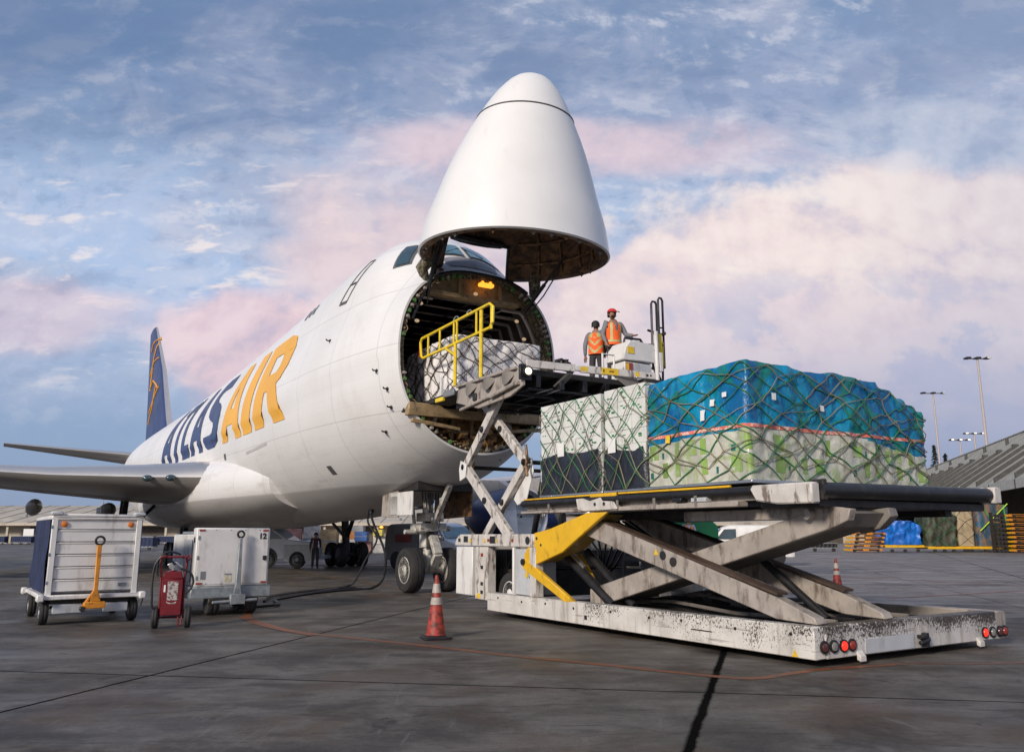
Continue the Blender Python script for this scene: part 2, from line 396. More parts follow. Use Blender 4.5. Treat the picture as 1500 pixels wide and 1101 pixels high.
blk = noi(mapping(tc, (1, 1, 1), loc=(9, 4, 0)), .30, 10, .72, .4); col = mixc(nt, blk.step(.54, .62)*.55, col, (.030, .027, .025))
spots = noi(tc, 1.3, 9, .78, .8)
col = mixc(nt, spots.step(.58, .64)*.7, col, (.026, .022, .019))
scf = noi(mapping(tc, (4.2, .5, 1), rot=(0, 0, radians(32))), 1., 9, .72, 1.2)
col = mixc(nt, scf.step(.60, .66)*.40, col, (.19, .18, .165))
scg = noi(mapping(tc, (.45, 5.2, 1), rot=(0, 0, radians(24))), 1., 9, .72, 1.0)
col = mixc(nt, scg.step(.62, .66)*.55, col, (.022, .02, .018))
# far right is paler above: sky sheen mixed into the base colour
wob = (noi(tc, 3.5, 6, .7)-.5)
def joint(p, q, w, wn=.03):
    dx, dy = q[0]-p[0], q[1]-p[1]; L = math.hypot(dx, dy); nx, ny = -dy/L, dx/L
    dd = (gx*nx+gy*ny-(p[0]*nx+p[1]*ny)+wob*wn).abs()
    return 1-dd.step(w*.6, w*1.4)
J = joint((-6.13, 10.3), (4.97, 8.41), .020, .02)
for p, q, w, wn in (((-4.68, 7.94), (-1.77, 19.99), .024, .02), ((1.31, 6.54), (2.88, 11.69), .046, .07), ((-6.13, 17.6), (4.97, 15.7), .012, .03),
                 ((-6.13, 31), (4.97, 29.1), .02, .04), ((-6.13, 45), (4.97, 43.1), .03, .05), ((9.2, 10.1), (11.2, 18), .014, .03), ((30.5, 57.5), (19.0, 31.0), .03, .04), ((-14, 12), (-11.5, 22), .015, .03),
                 ((16.2, 25), (19, 36), .02, .03), ((-6.13, 60), (4.97, 58), .04, .05)):
    J = J.m('MAXIMUM', joint(p, q, w, wn))
halo = 1-((gx*-.956+gy*.292-(1.31*-.956+6.54*.292)+wob*.06).abs()).step(.02, .10)
col = mixc(nt, J*.97, col, (.006, .006, .006))
# oily stains by the loader and along the guide line
for (cx_, cy_, ax_, ay_, am) in ((-2.0, 12.6, 1.7, .45, .8), (3.0, 9.9, 1.4, .22, .6), (0.6, 10.3, 1.2, .15, .4), (-7.0, 14.4, 2.2, .5, .4), (5.3, 10.4, 1.6, .3, .5), (-1.2, 13.2, .6, .4, .5), (.9, 17.5, 2.5, .5, .6)):
    e = 1-((gx-cx_+(gy-cy_)*.5)/ax_).pow(2)-((gy-cy_+(gx-cx_)*.25)/ay_).pow(2)
    col = mixc(nt, (e+(med-.5)*4+(spots-.5)*3).step(.1, 1.4)*am, col, (.030, .020, .015))
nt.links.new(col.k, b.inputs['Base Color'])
wet = noi(mapping(tc, (.25, .7, 1)), 1., 6, .6, .5)
rg = .66-wet.step(.42, .68)*.30+(fine-.5)*.2
nt.links.new(rg.clamp().k, b.inputs['Roughness']); nt.links.new((.30-J*.30).clamp().k, b.inputs['Specular IOR Level'])
bn = nt.nodes.new('ShaderNodeBump'); bn.inputs['Strength'].default_value = .6; bn.inputs['Distance'].default_value = .014
nt.links.new((fine*1.3+grit*.5+med*.8+J*-1.5).k, bn.inputs['Height']); nt.links.new(bn.outputs[0], b.inputs['Normal'])
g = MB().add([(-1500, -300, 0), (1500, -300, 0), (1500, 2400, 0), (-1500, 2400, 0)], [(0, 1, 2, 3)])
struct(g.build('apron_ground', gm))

def wornline(name, colr, keep=.5):
    m = bpy.data.materials.new(name); m.use_nodes = True; nt = m.node_tree; b = nt.nodes['Principled BSDF']
    tc = S(nt, nt.nodes.new('ShaderNodeTexCoord').outputs['Object'])
    f = noi(tc, 7, 8, .75); f2 = noi(tc, .9, 4, .6)
    c = mixc(nt, f.step(.35, .6), (.07, .055, .045), colr); nt.links.new(c.k, b.inputs['Base Color'])
    a = (f*.6+f2*.6).step(keep, keep+.14); nt.links.new(a.k, b.inputs['Alpha']); b.inputs['Roughness'].default_value = .5
    return m
oline = wornline('worn_orange_line', (.24, .065, .014), .28); yline = wornline('worn_yellow_line', (.24, .13, .03), .5); rline = wornline('worn_red_line', (.32, .07, .045), .42)
def ribbon(pts, w, z, m, name='painted_line'):
    # smooth polyline as a thin sheet
    P = [Vector((p[0], p[1])) for p in pts]; Q = []
    for i in range(len(P)-1):
        a = P[max(i-1, 0)]; b_ = P[i]; c = P[i+1]; d_ = P[min(i+2, len(P)-1)]
        for k in range(6):
            t = k/6; Q.append(.5*((2*b_)+(c-a)*t+(2*a-5*b_+4*c-d_)*t*t+(3*b_-a-3*c+d_)*t**3))
    Q.append(P[-1]); L = []; R = []
    for i, p in enumerate(Q):
        t = (Q[min(i+1, len(Q)-1)]-Q[max(i-1, 0)]).normalized(); n = Vector((-t.y, t.x))*w/2
        L.append((*(p+n), z)); R.append((*(p-n), z))
    mb = MB().loft([[l, r] for l, r in zip(L, R)], closed=False, cap=False)
    return struct(mb.build(name, m))
ribbon([(-5.6, 18.0), (-5.17, 16.71), (-4.5, 15.6), (-3.71, 14.47), (-3.11, 13.95), (-1.5, 12.75), (0, 11.56), (1.2, 10.72), (2.01, 10.12), (2.67, 9.75), (3.2, 10.05), (3.8, 10.42), (4.95, 10.83)], .14, .004, oline)
ribbon([(-5.4, 17.0), (-4.7, 15.7), (-3.9, 14.6), (-3.2, 13.85)], .16, .008, oline)
ribbon([(-10.5, 39), (-8.0, 34.5), (-5.7, 30.6), (-3.45, 25.9), (-1.5, 22.5)], .18, .004, yline)
ribbon([(13.32, 34.25), (15.0, 30.6), (16.54, 27.27), (18.5, 23)], .12, .004, rline)
ribbon([(9.73, 21.94), (12.2, 23.3), (15.09, 24.91), (20, 27.6)], .11, .008, rline)
ribbon([(17, 44), (19.5, 36.0), (21.5, 30)], .12, .004, rline)
ribbon([(5.0, 10.9), (6.4, 10.9), (8, 11.4)], .07, .004, oline)

# ============================================================ AIRCRAFT
ST = [(-60.5,7.3,7.7,.45,8.3),(-59,6.6,7.5,.9,8.7),(-56.5,5.5,7.2,1.5,9.2),(-52,4.0,6.5,2.4,9.35),(-47,2.85,5.9,3.0,9.4),(-42,2.15,5.6,3.25,9.45),(-30,2.1,5.5,3.25,9.5),(-24,2.1,5.5,3.25,9.6),(-20,2.1,5.5,3.25,9.7),(-16,2.1,5.5,3.25,9.85),(-12,2.1,5.5,3.25,10.0),(-9,2.1,5.5,3.25,10.15),(-5,2.2,5.55,3.24,10.4),(-2,2.5,5.7,3.14,10.6),(0,2.8,5.85,2.98,10.6),(.8,2.95,5.9,2.88,10.4),(1.4,3.1,5.95,2.78,10.05),(2.0,3.3,6.0,2.66,9.55),(2.6,3.52,6.05,2.52,8.95),(2.95,3.7,6.1,2.43,8.72)]
def interp(s, k):
    if s <= ST[0][0]: return ST[0][k]
    for i, (a, b) in enumerate(zip(ST, ST[1:])):
        if s <= b[0]:
            u = (s-a[0])/(b[0]-a[0])
            p0 = ST[i-1] if i > 0 else a; p3 = ST[i+2] if i+2 < len(ST) else b
            h = b[0]-a[0]
            m1 = (b[k]-p0[k])/max(b[0]-p0[0], 1e-6)*h; m2 = (p3[k]-a[k])/max(p3[0]-a[0], 1e-6)*h
            return a[k]*(2*u**3-3*u*u+1)+m1*(u**3-2*u*u+u)+b[k]*(-2*u**3+3*u*u)+m2*(u**3-u*u)
    return ST[-1][k]
def halfw(s, z):
    zb, zw, w, zt = [interp(s, k) for k in (1, 2, 3, 4)]
    if z <= zb or z >= zt: return 0.
    if z < zw: return w*sqrt(max(0, 1-((zw-z)/(zw-zb))**2))
    h = min(zt-zw, w*.98)
    x1 = w*sqrt(max(0, 1-((z-zw)/h)**2)) if z < zw+h else 0
    ru = min(w*.82, (zt-zw)*.9)
    zc = zt-ru; e = max(0, min(1, (zt-zw-w*1.02)/.8))
    x2 = ru*sqrt(max(0, 1-((z-zc)/ru)**2)) if z > zc else ru*(1-.10*((zc-z)/max(.1, zc-zw))**2)
    x2 *= 1 if e > 0 else 0
    pw = 2+.8*max(0, min(1, (s-.5)/2)); full = w*max(0, 1-((z-zw)/(zt-zw))**pw)**(1/pw); xx = (x1**6+x2**6)**(1/6.)
    return full*(1-e)+xx*e if e < 1 else xx
def topz(s, t):
    """height of the upper skin at lateral offset t"""
    lo, hi = interp(s, 2), interp(s, 4)
    for _ in range(24):
        md = (lo+hi)/2
        if halfw(s, md) > abs(t): lo = md
        else: hi = md
    return lo
def section(s, n=22, ins=0., zmin=-9, zmax=99):
    zb, zw, w, zt = [interp(s, k) for k in (1, 2, 3, 4)]; R = []
    for i in range(n+1):
        z = zw+(zw-zb)*sin(-pi/2+pi/2*i/n); R.append((halfw(s, z) if i else 0., z))
    for i in range(1, n+1):
        z = zw+(zt-zw)*sin(i/n*pi/2); R.append((halfw(s, z) if i < n else 0., z))
    pts = [(-a, z) for a, z in R]+[(a, z) for a, z in R[-2:0:-1]]
    zc = (zb+zt)/2; k = 1-ins/w; kz = 1-ins/((zt-zb)/2)
    return [(s, a*k, min(max(zc+(z-zc)*kz, zmin), zmax)) for a, z in pts]

planeT, AO = fthing('cargo_aircraft', 'white four-engined jumbo freighter with its nose door swung straight up', 'aircraft', 0, 0, 0)
# fuselage paint: white, grey belly, frame lines and grime
fm = bpy.data.materials.new('fuselage_paint'); fm.use_nodes = True; nt = fm.node_tree; b = nt.nodes['Principled BSDF']
tc = S(nt, nt.nodes.new('ShaderNodeTexCoord').outputs['Object']); fx, fy, fz = tc.xyz()
zl = fz+(fx+4)*.0
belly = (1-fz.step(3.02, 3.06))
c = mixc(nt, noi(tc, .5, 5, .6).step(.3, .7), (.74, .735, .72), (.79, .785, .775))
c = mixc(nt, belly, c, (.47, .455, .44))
dn = noi(mapping(tc, (.35, 1, 2.2)), 1., 8, .7)
c = mixc(nt, dn.step(.5, .72)*(1-fz.step(2.2, 5.5))*.6, c, (.33, .29, .25))
dn2 = noi(mapping(tc, (2.5, 1, .25)), 1., 6, .65)
c = mixc(nt, dn2.step(.56, .75)*.14, c, (.45, .42, .38))
def perline(v, per, w, ph=0.):
    q = ((v+ph)/per); fr = (q-q.m('FLOOR')-.5).abs(); return fr.step(.5-w/per, .5-w/per*.3)
pan = perline(fx, 2.54, .026, .4).m('MAXIMUM', perline(fz, 1.7, .02, .35))
cell = comb(nt, ((fx+.4)/2.54).m('FLOOR'), 0., ((fz+.35)/1.7).m('FLOOR'))
wn = nt.nodes.new('ShaderNodeTexWhiteNoise'); nt.links.new(cell.k, wn.inputs[0]); c = mixc(nt, S(nt, wn.outputs[0])*.13, c, (.60, .585, .56))
riv = (perline(fx, .085, .022).m('MULTIPLY', perline(fz, .34, .012))).m('MAXIMUM', perline(fz, .085, .022).m('MULTIPLY', perline(fx, 1.27, .012)))
c = mixc(nt, riv*.35, c, (.35, .34, .33))
c = mixc(nt, noi(mapping(tc, (.8, 1, .12)), 1., 7, .7, .3).step(.56, .7)*.18, c, (.5, .45, .38))
c = mixc(nt, pan*.30, c, (.28, .27, .26))
nt.links.new(c.k, b.inputs['Base Color'])
nt.links.new((noi(tc, 1.2, 5, .6)*.25+.30).k, b.inputs['Roughness']); b.inputs['Coat Weight'].default_value = .15
bn = nt.nodes.new('ShaderNodeBump'); bn.inputs['Strength'].default_value = .12; bn.inputs['Distance'].default_value = .03
nt.links.new((noi(mapping(tc, (.9, .9, .9)), 1., 3, .5)+pan*-.3).k, bn.inputs['Height']); nt.links.new(bn.outputs[0], b.inputs['Normal'])

ss = [-60.5+i*(48.5/46) for i in range(46)]+[-12+i*.5 for i in range(24)]+[0+i*.2 for i in range(15)]+[2.95]
fus = MB().loft([section(s) for s in ss], cap=False)
fus.v.append(Vector((-60.9, 0, 7.8))); k0 = len(fus.v)-1; n0 = len(section(0))
for i in range(n0): fus.f.append([k0, (i+1) % n0, i]); fus.m.append(0)
FUS = fus.build('fuselage', fm, planeT, sharp=60)
# the open end: frame ring, hold liner, floor
ring = MB()
for a, bb in ((.0, .05), (.05, .32)):
    pass
r0 = section(2.95, ins=.0); r1 = section(2.95, ins=.055); r2 = section(2.86, ins=.07); r3 = section(2.84, ins=.235); r4 = section(2.4, ins=.30)
ring.loft([r0, r1], cap=False, mi=1); ring.loft([r1, r2, r3, r4], cap=False, mi=0)
ring.build('door_frame', [ringmat, fm], planeT, fix=False, sharp=40)
sec = section(2.9, n=22, ins=.15); NS = len(sec)
random.seed(5)
for i in range(2, NS-1, 1):
    if i in (20, 21, 22, 23, 24, 42, 43, 44, 45, 46, 47, 65, 66, 67, 68): continue
    p = Vector(sec[i]); q = Vector(sec[(i+1) % NS]); c0 = (p+q)/2; tn = (q-p).normalized(); ln = (q-p).length
    f = MB(); rr = random.random(); c0 += tn*random.uniform(-.05, .05)*ln; inn = Vector((0, -c0.y, 6.2-c0.z)).normalized()
    if rr < .30:
        f.beam(c0-tn*ln*.22, c0+tn*ln*.22, .10, .10, up=(1, 0, 0)); f.beam(c0+tn*ln*.1-Vector((.02, 0, 0)), c0+tn*ln*.3+Vector((.05, 0, 0)), .04, .05, up=(1, 0, 0)); mm = greenprim
    elif rr < .6:
        f.tube(c0-Vector((.05, 0, 0)), c0+Vector((.09, 0, 0)), .045, 8); f.beam(c0, c0+tn*ln*.35, .04, .04, up=(1, 0, 0)); f.beam(c0-inn*.05, c0+inn*.09, .035, .06, up=(1, 0, 0)); mm = beige
    elif rr < .8:
        f.beam(c0-tn*ln*.15, c0+tn*ln*.1, .06, .05, up=(1, 0, 0)); f.path([c0-tn*.1+inn*.05, c0+inn*.09+Vector((.04, 0, 0)), c0+tn*.12+inn*.04], .012, 5); mm = tan
    else:
        f.path([c0-tn*ln*.5, c0+Vector((.05, 0, 0))+inn*.03, c0+tn*ln*.5], .018, 5); mm = brownint
    f.build('latch_fitting', mm, planeT, bevel=.006)
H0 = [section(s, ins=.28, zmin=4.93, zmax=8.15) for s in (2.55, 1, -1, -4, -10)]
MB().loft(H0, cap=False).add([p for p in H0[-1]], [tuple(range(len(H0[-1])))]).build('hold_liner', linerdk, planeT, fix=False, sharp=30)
cl = MB().box(-9, 2.5, -1.75, 1.75, 8.08, 8.12)
for q in range(14): cl.box(2.2-q*.8, 2.26-q*.8, -1.75, 1.75, 8.02, 8.078)
for t in (-1.1, 0, 1.1): cl.box(-9, 2.3, t-.03, t+.03, 8.0, 8.018); cl.build('hold_ceiling', liner, planeT)
# hold floor slab with roller channels and the tan sill
fl = MB().box(-10, 2.75, -2.15, 2.15, 4.72, 4.9)
for t in (-1.5, -.9, -.3, .3, .9, 1.5): fl.box(-10, 2.7, t-.05, t+.05, 4.90, 4.95)
fl.build('hold_floor', darkmetal, planeT, bevel=.01)
for q in range(10):
    sr = [Vector(p) for p in section(2.3-q*.7, ins=.33, zmin=4.95, zmax=8.0)]; h_ = len(sr)//2
    for part in (sr[8:h_-6], sr[h_+6:-8]): MB().path(part, .05, 5).build('hold_rib', liner, planeT)
sill = MB()
sill.prism([(-2.12, 4.62), (2.12, 4.62), (2.12, 4.95), (1.2, 4.95), (1.1, 4.86), (-1.1, 4.86), (-1.2, 4.95), (-2.12, 4.95)], 2.752, 3.0, 'x')
sill.beam((2.9, -2.0, 4.5), (2.9, -.6, 4.35), .12, .1); sill.beam((2.9, 2.0, 4.5), (2.9, .6, 4.35), .12, .1)
sill.build('door_sill', tan, planeT, bevel=.015)
# nose wheel well bulkhead below the floor, with ribs
lb = MB()
bsec = [p for p in section(2.3, ins=.3, zmax=4.72)]
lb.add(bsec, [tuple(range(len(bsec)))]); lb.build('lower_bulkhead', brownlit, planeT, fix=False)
rb = MB()
for t in (-1.75, -1.2, -.6, 0, .6, 1.2, 1.75):
    z0 = interp(1.9, 1)+.35+(abs(t)/2.3)**2*1.2
    rb.beam((2.35, t, z0), (2.45, t, 4.7), .09, .14, up=(1, 0, 0))
for z in (4.0, 4.35): rb.beam((2.4, -1.9 if z > 4.1 else -1.5, z), (2.4, 1.9 if z > 4.1 else 1.5, z), .1, .08, up=(1, 0, 0))
rb.build('bulkhead_rib', tan, planeT, bevel=.01)
MB().beam((2.8, -1.25, 4.7), (2.7, -1.45, 4.1), .12, .1, up=(1, 0, 0)).build('floor_strut', beige, planeT, bevel=.01)
MB().beam((2.8, .9, 4.7), (2.7, 1.3, 4.05), .12, .1, up=(1, 0, 0)).build('floor_strut', beige, planeT, bevel=.01)
eq = MB()
random.seed(3)
for i in range(22):
    t = random.uniform(-1.5, 1.5); z = random.uniform(3.9+abs(t)*.3, 4.6); w = random.uniform(.08, .25); h = random.uniform(.06, .2)
    eq.box(2.35, 2.5+random.random()*.25, t-w/2, t+w/2, z-h/2, z+h/2)
for i in range(14):
    t = random.uniform(-1.7, 1.4); z = random.uniform(4.0, 4.7)
    eq.path([(2.55, t, z), (2.65, t+random.uniform(-.3, .3), z-.25), (2.55, t+random.uniform(-.4, .4), z-.5+random.random()*.3)], .018, 5)
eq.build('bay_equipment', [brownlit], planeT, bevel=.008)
# header bulkhead under the cockpit, above the hold ceiling
hd = MB()
hs = section(2.62, ins=.18, zmin=8.05); hd.add(hs, [tuple(range(len(hs)))])
hd.box(2.5, 2.75, -1.55, 1.35, 8.0, 8.12)
hd.beam((2.7, -1.45, 8.1), (2.7, -1.1, 8.75), .1, .1, up=(1, 0, 0)); hd.beam((2.7, -.55, 8.1), (2.7, -.55, 8.8), .08, .1, up=(1, 0, 0)); hd.beam((2.7, .75, 8.1), (2.7, .75, 8.75), .08, .1, up=(1, 0, 0))
hd.build('header_bulkhead', tan, planeT, fix=False, bevel=0)
MB().path([p for p in section(2.99, ins=.03) if p[2] > 8.35], .05, 6).build('upper_seal', blackst, planeT)
lt = MB().box(2.78, 2.95, -.02, .42, 8.40, 8.50).ball((2.9, .07, 8.51), .045).ball((2.9, .32, 8.52), .045)
lt.build('work_light', lampor, planeT, bevel=.02)
for p in ((2.72, -.05, 8.2), (2.5, -1.62, 7.75), (2.5, -1.72, 7.25), (2.4, 1.5, 7.7), (2.4, 1.75, 7.2)):
    MB().ball(p, (.04, .07, .05)).build('bay_lamp', [mat('soft_lamp', (.8, .6, .4), .4, var=0, emit=(1, .7, .4), estr=.2) if 'soft_lamp' not in MATS else MATS['soft_lamp']], planeT)

# patches lying on the skin
def skinpatch(name, poly, m, off=.012, side=-1, n=4, parent=None, mi=None):
    """quad poly of (s, z) on the side skin"""
    a, b_, c_, d_ = poly
    def fn(u, v):
        s = (a[0]*(1-u)+b_[0]*u)*(1-v)+(d_[0]*(1-u)+c_[0]*u)*v; z = (a[1]*(1-u)+b_[1]*u)*(1-v)+(d_[1]*(1-u)+c_[1]*u)*v
        return (s, side*(halfw(s, z)+off), z+off*.5)
    return MB().grid(fn, n, n).build(name, m, parent or planeT, sharp=80)
def toppatch(name, poly, m, off=.015, n=6):
    a, b_, c_, d_ = poly
    def fn(u, v):
        s = (a[0]*(1-u)+b_[0]*u)*(1-v)+(d_[0]*(1-u)+c_[0]*u)*v; t = (a[1]*(1-u)+b_[1]*u)*(1-v)+(d_[1]*(1-u)+c_[1]*u)*v
        return (s+off*.7, t, topz(s, t)+off)
    return MB().grid(fn, n, n).build(name, m, planeT, sharp=80)
framegrey = mat('window_frame_grey', (.10, .10, .105), .5)
for sd in (-1, 1):
    toppatch('windshield_frame', [(2.12, sd*.06), (1.95, sd*1.22), (1.42, sd*1.05), (1.52, sd*.06)], framegrey, .012)
    toppatch('windshield', [(2.07, sd*.12), (1.92, sd*1.12), (1.46, sd*.98), (1.55, sd*.12)], glassblue, .03)
    skinpatch('side_window_frame', [(1.34, 8.98), (1.80, 9.06), (1.33, 9.92), (.98, 9.86)], framegrey, .012, sd)
    skinpatch('side_window', [(1.40, 9.04), (1.72, 9.10), (1.29, 9.85), (1.04, 9.80)], glassdk, .028, sd)
MB().path([(1.75, -.1, topz(1.75, .1)+.05), (1.95, -.6, topz(1.95, .6)+.05)], .018).path([(1.75, .1, topz(1.75, .1)+.05), (1.95, .6, topz(1.95, .6)+.05)], .018).build('wiper', blackst, planeT)
# black eyebrow below the windshield
toppatch('anti_glare_panel', [(2.55, -.75), (2.55, .75), (2.14, .9), (2.14, -.9)], mat('grey_violet_nose_paint', (.26, .26, .30), .4, var=.15, dirt=(.1, .1, .1), dirt_amt=.5), .012)
# crew door outline, lower stripe
def skinline(pts, r, m, name, side=-1, closed=False):
    return MB().path([(s, side*(halfw(s, z)+.008), z) for s, z in pts], r, 5, closed).build(name, m, planeT)
D = [(-1.33, 8.54), (-.80, 8.50), (.00, 9.66), (-.42, 9.72)]
lines = []
def seg(a, b_, k=8): return [(a[0]+(b_[0]-a[0])*i/k, a[1]+(b_[1]-a[1])*i/k) for i in range(k)]
skinline(seg(D[0], D[1])+seg(D[1], D[2])+seg(D[2], D[3])+seg(D[3], D[0]), .02, framegrey, 'crew_door', closed=True)
skinline(seg((-.95, 9.05), (-.50, 9.02))+[(-.50, 9.02)], .03, framegrey, 'crew_door_handle')
skinpatch('crew_door_step', [(-1.4, 8.46), (-.84, 8.42), (-.78, 8.50), (-1.32, 8.54)], framegrey, .02)
for s0 in (-5.3, -4.85, -4.4): skinpatch('upper_deck_window', [(s0, 8.9), (s0+.2, 8.9), (s0+.28, 9.25), (s0+.1, 9.25)], framegrey, .015)
MB().prism([(-4.9, 10.3), (-4.5, 10.35), (-4.75, 10.75), (-4.85, 10.75)], -.03, .03).build('blade_antenna', framegrey, planeT)
for s0, z0 in ((-1.0, 7.26), (2.05, 5.86), (2.40, 5.34), (2.33, 4.88), (1.70, 4.31)):
    w = halfw(s0, z0); pb = MB().path([(s0, -w+.02, z0), (s0, -w-.10, z0), (s0+.12, -w-.16, z0)], .022, 6)
    pb.ball((s0, -w, z0), (.07, .03, .05)); pb.build('air_data_probe', blackst, planeT)
for s0, z0 in ((-13.2, 4.2), (-12.6, 4.6), (-2.2, 3.4)): skinpatch('service_hatch', [(s0, z0), (s0+.3, z0), (s0+.3, z0+.25), (s0, z0+.25)], framegrey, .01)
skinpatch('static_panel', [(-9.2, 4.55), (-6.4, 4.65), (-6.4, 4.75), (-9.2, 4.65)], mat('pale_grey_skin', (.55, .53, .5), .4), .01)

# the titles
GL = {
 'A': ([(0, 0), (.34, 1), (.66, 1), (1, 0), (.70, 0), (.645, .19), (.355, .19), (.30, 0)], [(.42, .40), (.58, .40), (.5, .70)]),
 'T': ([(.33, 0), (.33, .8), (0, .8), (0, 1), (1, 1), (1, .8), (.67, .8), (.67, 0)], None),
 'L': ([(0, 0), (0, 1), (.42, 1), (.42, .2), (1, .2), (1, 0)], None),
 'I': ([(0, 0), (0, 1), (1, 1), (1, 0)], None),
 'S': ([(.06, .05), (.25, 0), (.7, 0), (.92, .07), (1, .2), (1, .4), (.9, .53), (.72, .6), (.45, .66), (.36, .72), (.40, .79), (.52, .81), (.92, .81), (.97, 1), (.35, 1), (.12, .94), (.02, .8), (.03, .6), (.15, .47), (.35, .4), (.6, .34), (.66, .28), (.62, .2), (.5, .18), (.03, .18)], None),
 'R': ([(0, 0), (0, 1), (.68, 1), (.9, .94), (.99, .80), (.96, .6), (.83, .47), (.72, .43), (1, 0), (.66, 0), (.45, .38), (.34, .38), (.34, 0)], [(.34, .58), (.34, .80), (.58, .80), (.65, .75), (.65, .64), (.58, .58)])}
def letter(ch, s0, s1, m, z0=5.27, z1=8.5, side=-1, name='title_letter'):
    o_, h_ = GL[ch]; loops = [[Vector((u, v, 0)) for u, v in o_]]
    if h_: loops.append([Vector((u, v, 0)) for u, v in h_])
    tris = geometry.tessellate_polygon(loops); vs = [p for l in loops for p in l]
    bm = bmesh.new(); V = [bm.verts.new((s0+(s1-s0)*p.x, 0, z0+(z1-z0)*p.y)) for p in vs]
    for t in tris:
        try: bm.faces.new([V[i] for i in t])
        except ValueError: pass
    for kk in range(1, 16):
        zc = z0+(z1-z0)*kk/16
        bmesh.ops.bisect_plane(bm, geom=bm.verts[:]+bm.edges[:]+bm.faces[:], plane_co=(0, 0, zc), plane_no=(0, 0, 1))
    k = 1
    while s0+k*.5 < s1:
        bmesh.ops.bisect_plane(bm, geom=bm.verts[:]+bm.edges[:]+bm.faces[:], plane_co=(s0+k*.5, 0, 0), plane_no=(1, 0, 0)); k += 1
    for v_ in bm.verts:
        s = v_.co.x-(v_.co.z-z0)*.2; z = v_.co.z; v_.co = (s, side*(halfw(s, z)+.018), z+.006)
    me = bpy.data.meshes.new(name); bm.normal_update(); bm.to_mesh(me); bm.free(); me.materials.append(m)
    for p in me.polygons: p.use_smooth = True
    o = bpy.data.objects.new(name, me); COL.objects.link(o); o.parent = planeT
for ch, a, b_, m in (('A', -27.2, -24.2, letnavy), ('T', -24.0, -21.7, letnavy), ('L', -21.35, -19.5, letnavy), ('A', -19.15, -16.5, letnavy), ('S', -16.15, -13.3, letnavy), ('A', -12.7, -9.6, letgold), ('I', -9.35, -8.1, letgold), ('R', -7.65, -4.15, letgold)):
    letter(ch, a, b_, m)
    
# wings
wingm = mat('wing_grey_paint', (.36, .35, .34), .4, .1, var=.1, dirt=(.12, .10, .09), dirt_amt=.5, scale=1.2, streak=2)
lem = mat('polished_leading_edge', (.66, .63, .60), .36, .8, var=.04, scale=.15)
def foil(c, th, n=14):
    up = []; 
    for i in range(n+1):
        x_ = (1-cos(pi*i/n))/2; y_ = 5*th*(.2969*sqrt(x_)-.126*x_-.3516*x_**2+.2843*x_**3-.1015*x_**4); up.append((x_, y_))
    return [(-x_*c, y_*c) for x_, y_ in up[::-1]]+[(-x_*c, -y_*c*.8) for x_, y_ in up[1:-1]]
def wing(name, secs, sd, m, mle, parent):
    rings = []
    for (t, sle, zl_, c, th, inc) in secs:
        rings.append([(sle+dx, sd*t, zl_+dz+dx*math.tan(radians(inc))) for dx, dz in foil(c, th)])
    mb = MB().loft(rings)
    n = len(rings[0]); cnt = 0
    for fi, f in enumerate(mb.f):
        if len(f) == 4:
            i = fi % n
            if 9 <= i <= 18: mb.m[fi] = 1
    return mb.build(name, [m, mle], parent, sharp=50)
WS = [(2.6, -13.2, 3.98, 15.0, .142, 2.), (5.5, -15.9, 4.05, 13.2, .125, 1.8), (9, -18.9, 4.2, 11.0, .105, 1.4), (12.5, -22.0, 4.5, 9.2, .10, 1.), (21, -29.3, 5.6, 6.6, .095, .5), (31, -38.0, 7.1, 4.0, .09, 0)]
for sd in (-1, 1):
    wg = wing('wing', WS, sd, wingm, lem, planeT)
    for t0, s0 in ((4.75, -14.98), (5.55, -15.72)):
        MB().ball((s0, sd*t0, 3.98), (.16, .22, .14), 16, 10).build('landing_light', glassdk, wg)
    wing('stabiliser', [(1.6, -50.3, 7.95, 9.0, .09, 0), (11, -59.0, 9.25, 3.0, .08, 0)], sd, wingm, lem, planeT)
    # flap track pods under the wing
    for (t0, s0, zz_) in ((5.9, -27.2, 3.0), (9.2, -29.3, 3.2), (15., -32.5, 4.0), (19, -35.5, 4.6)):
        MB().lathe([(.01, 0), (.22, .35), (.36, 1.0), (.40, 1.9), (.36, 3.0), (.22, 4.2), (.02, 5.0)], (s0+2.4, sd*t0, zz_), (-1, 0, -.06), 14).build('flap_track_fairing', wingm, planeT)
# wing body fairing
FS = [(-7.5, -.45, 1.2), (-9.5, -.12, 1.35), (-11.5, .22, 1.5), (-14, .55, 1.62), (-17, .75, 1.7), (-22, .85, 1.72), (-28, .8, 1.7), (-32, .5, 1.6), (-36, .05, 1.45), (-39, -.4, 1.25)]
rings = []
for s0, a, hz in FS:
    w = 3.15+a; r = []
    for i in range(40):
        th = 2*pi*i/40; cx, sx_ = cos(th), sin(th)
        r.append((s0, w*math.copysign(abs(cx)**.75, cx), 3.62+hz*math.copysign(abs(sx_)**.85, sx_)))
    rings.append(r)
fa = MB()
fine_ = []
for k in range((len(rings)-1)*6+1):
    i = min(k//6, len(rings)-2); t_ = k/6-i; t_ = t_
    p0, p1, p2, p3 = rings[max(i-1, 0)], rings[i], rings[i+1], rings[min(i+2, len(rings)-1)]
    fine_.append([tuple(.5*((2*b_)+(c_-a_)*t_+(2*a_-5*b_+4*c_-d_)*t_*t_+(3*b_-a_-3*c_+d_)*t_**3) for a_, b_, c_, d_ in zip(P0, P1, P2, P3)) for P0, P1, P2, P3 in zip(p0, p1, p2, p3)])
fa.loft(fine_).build('wing_root_fairing', fm, planeT, sharp=60)
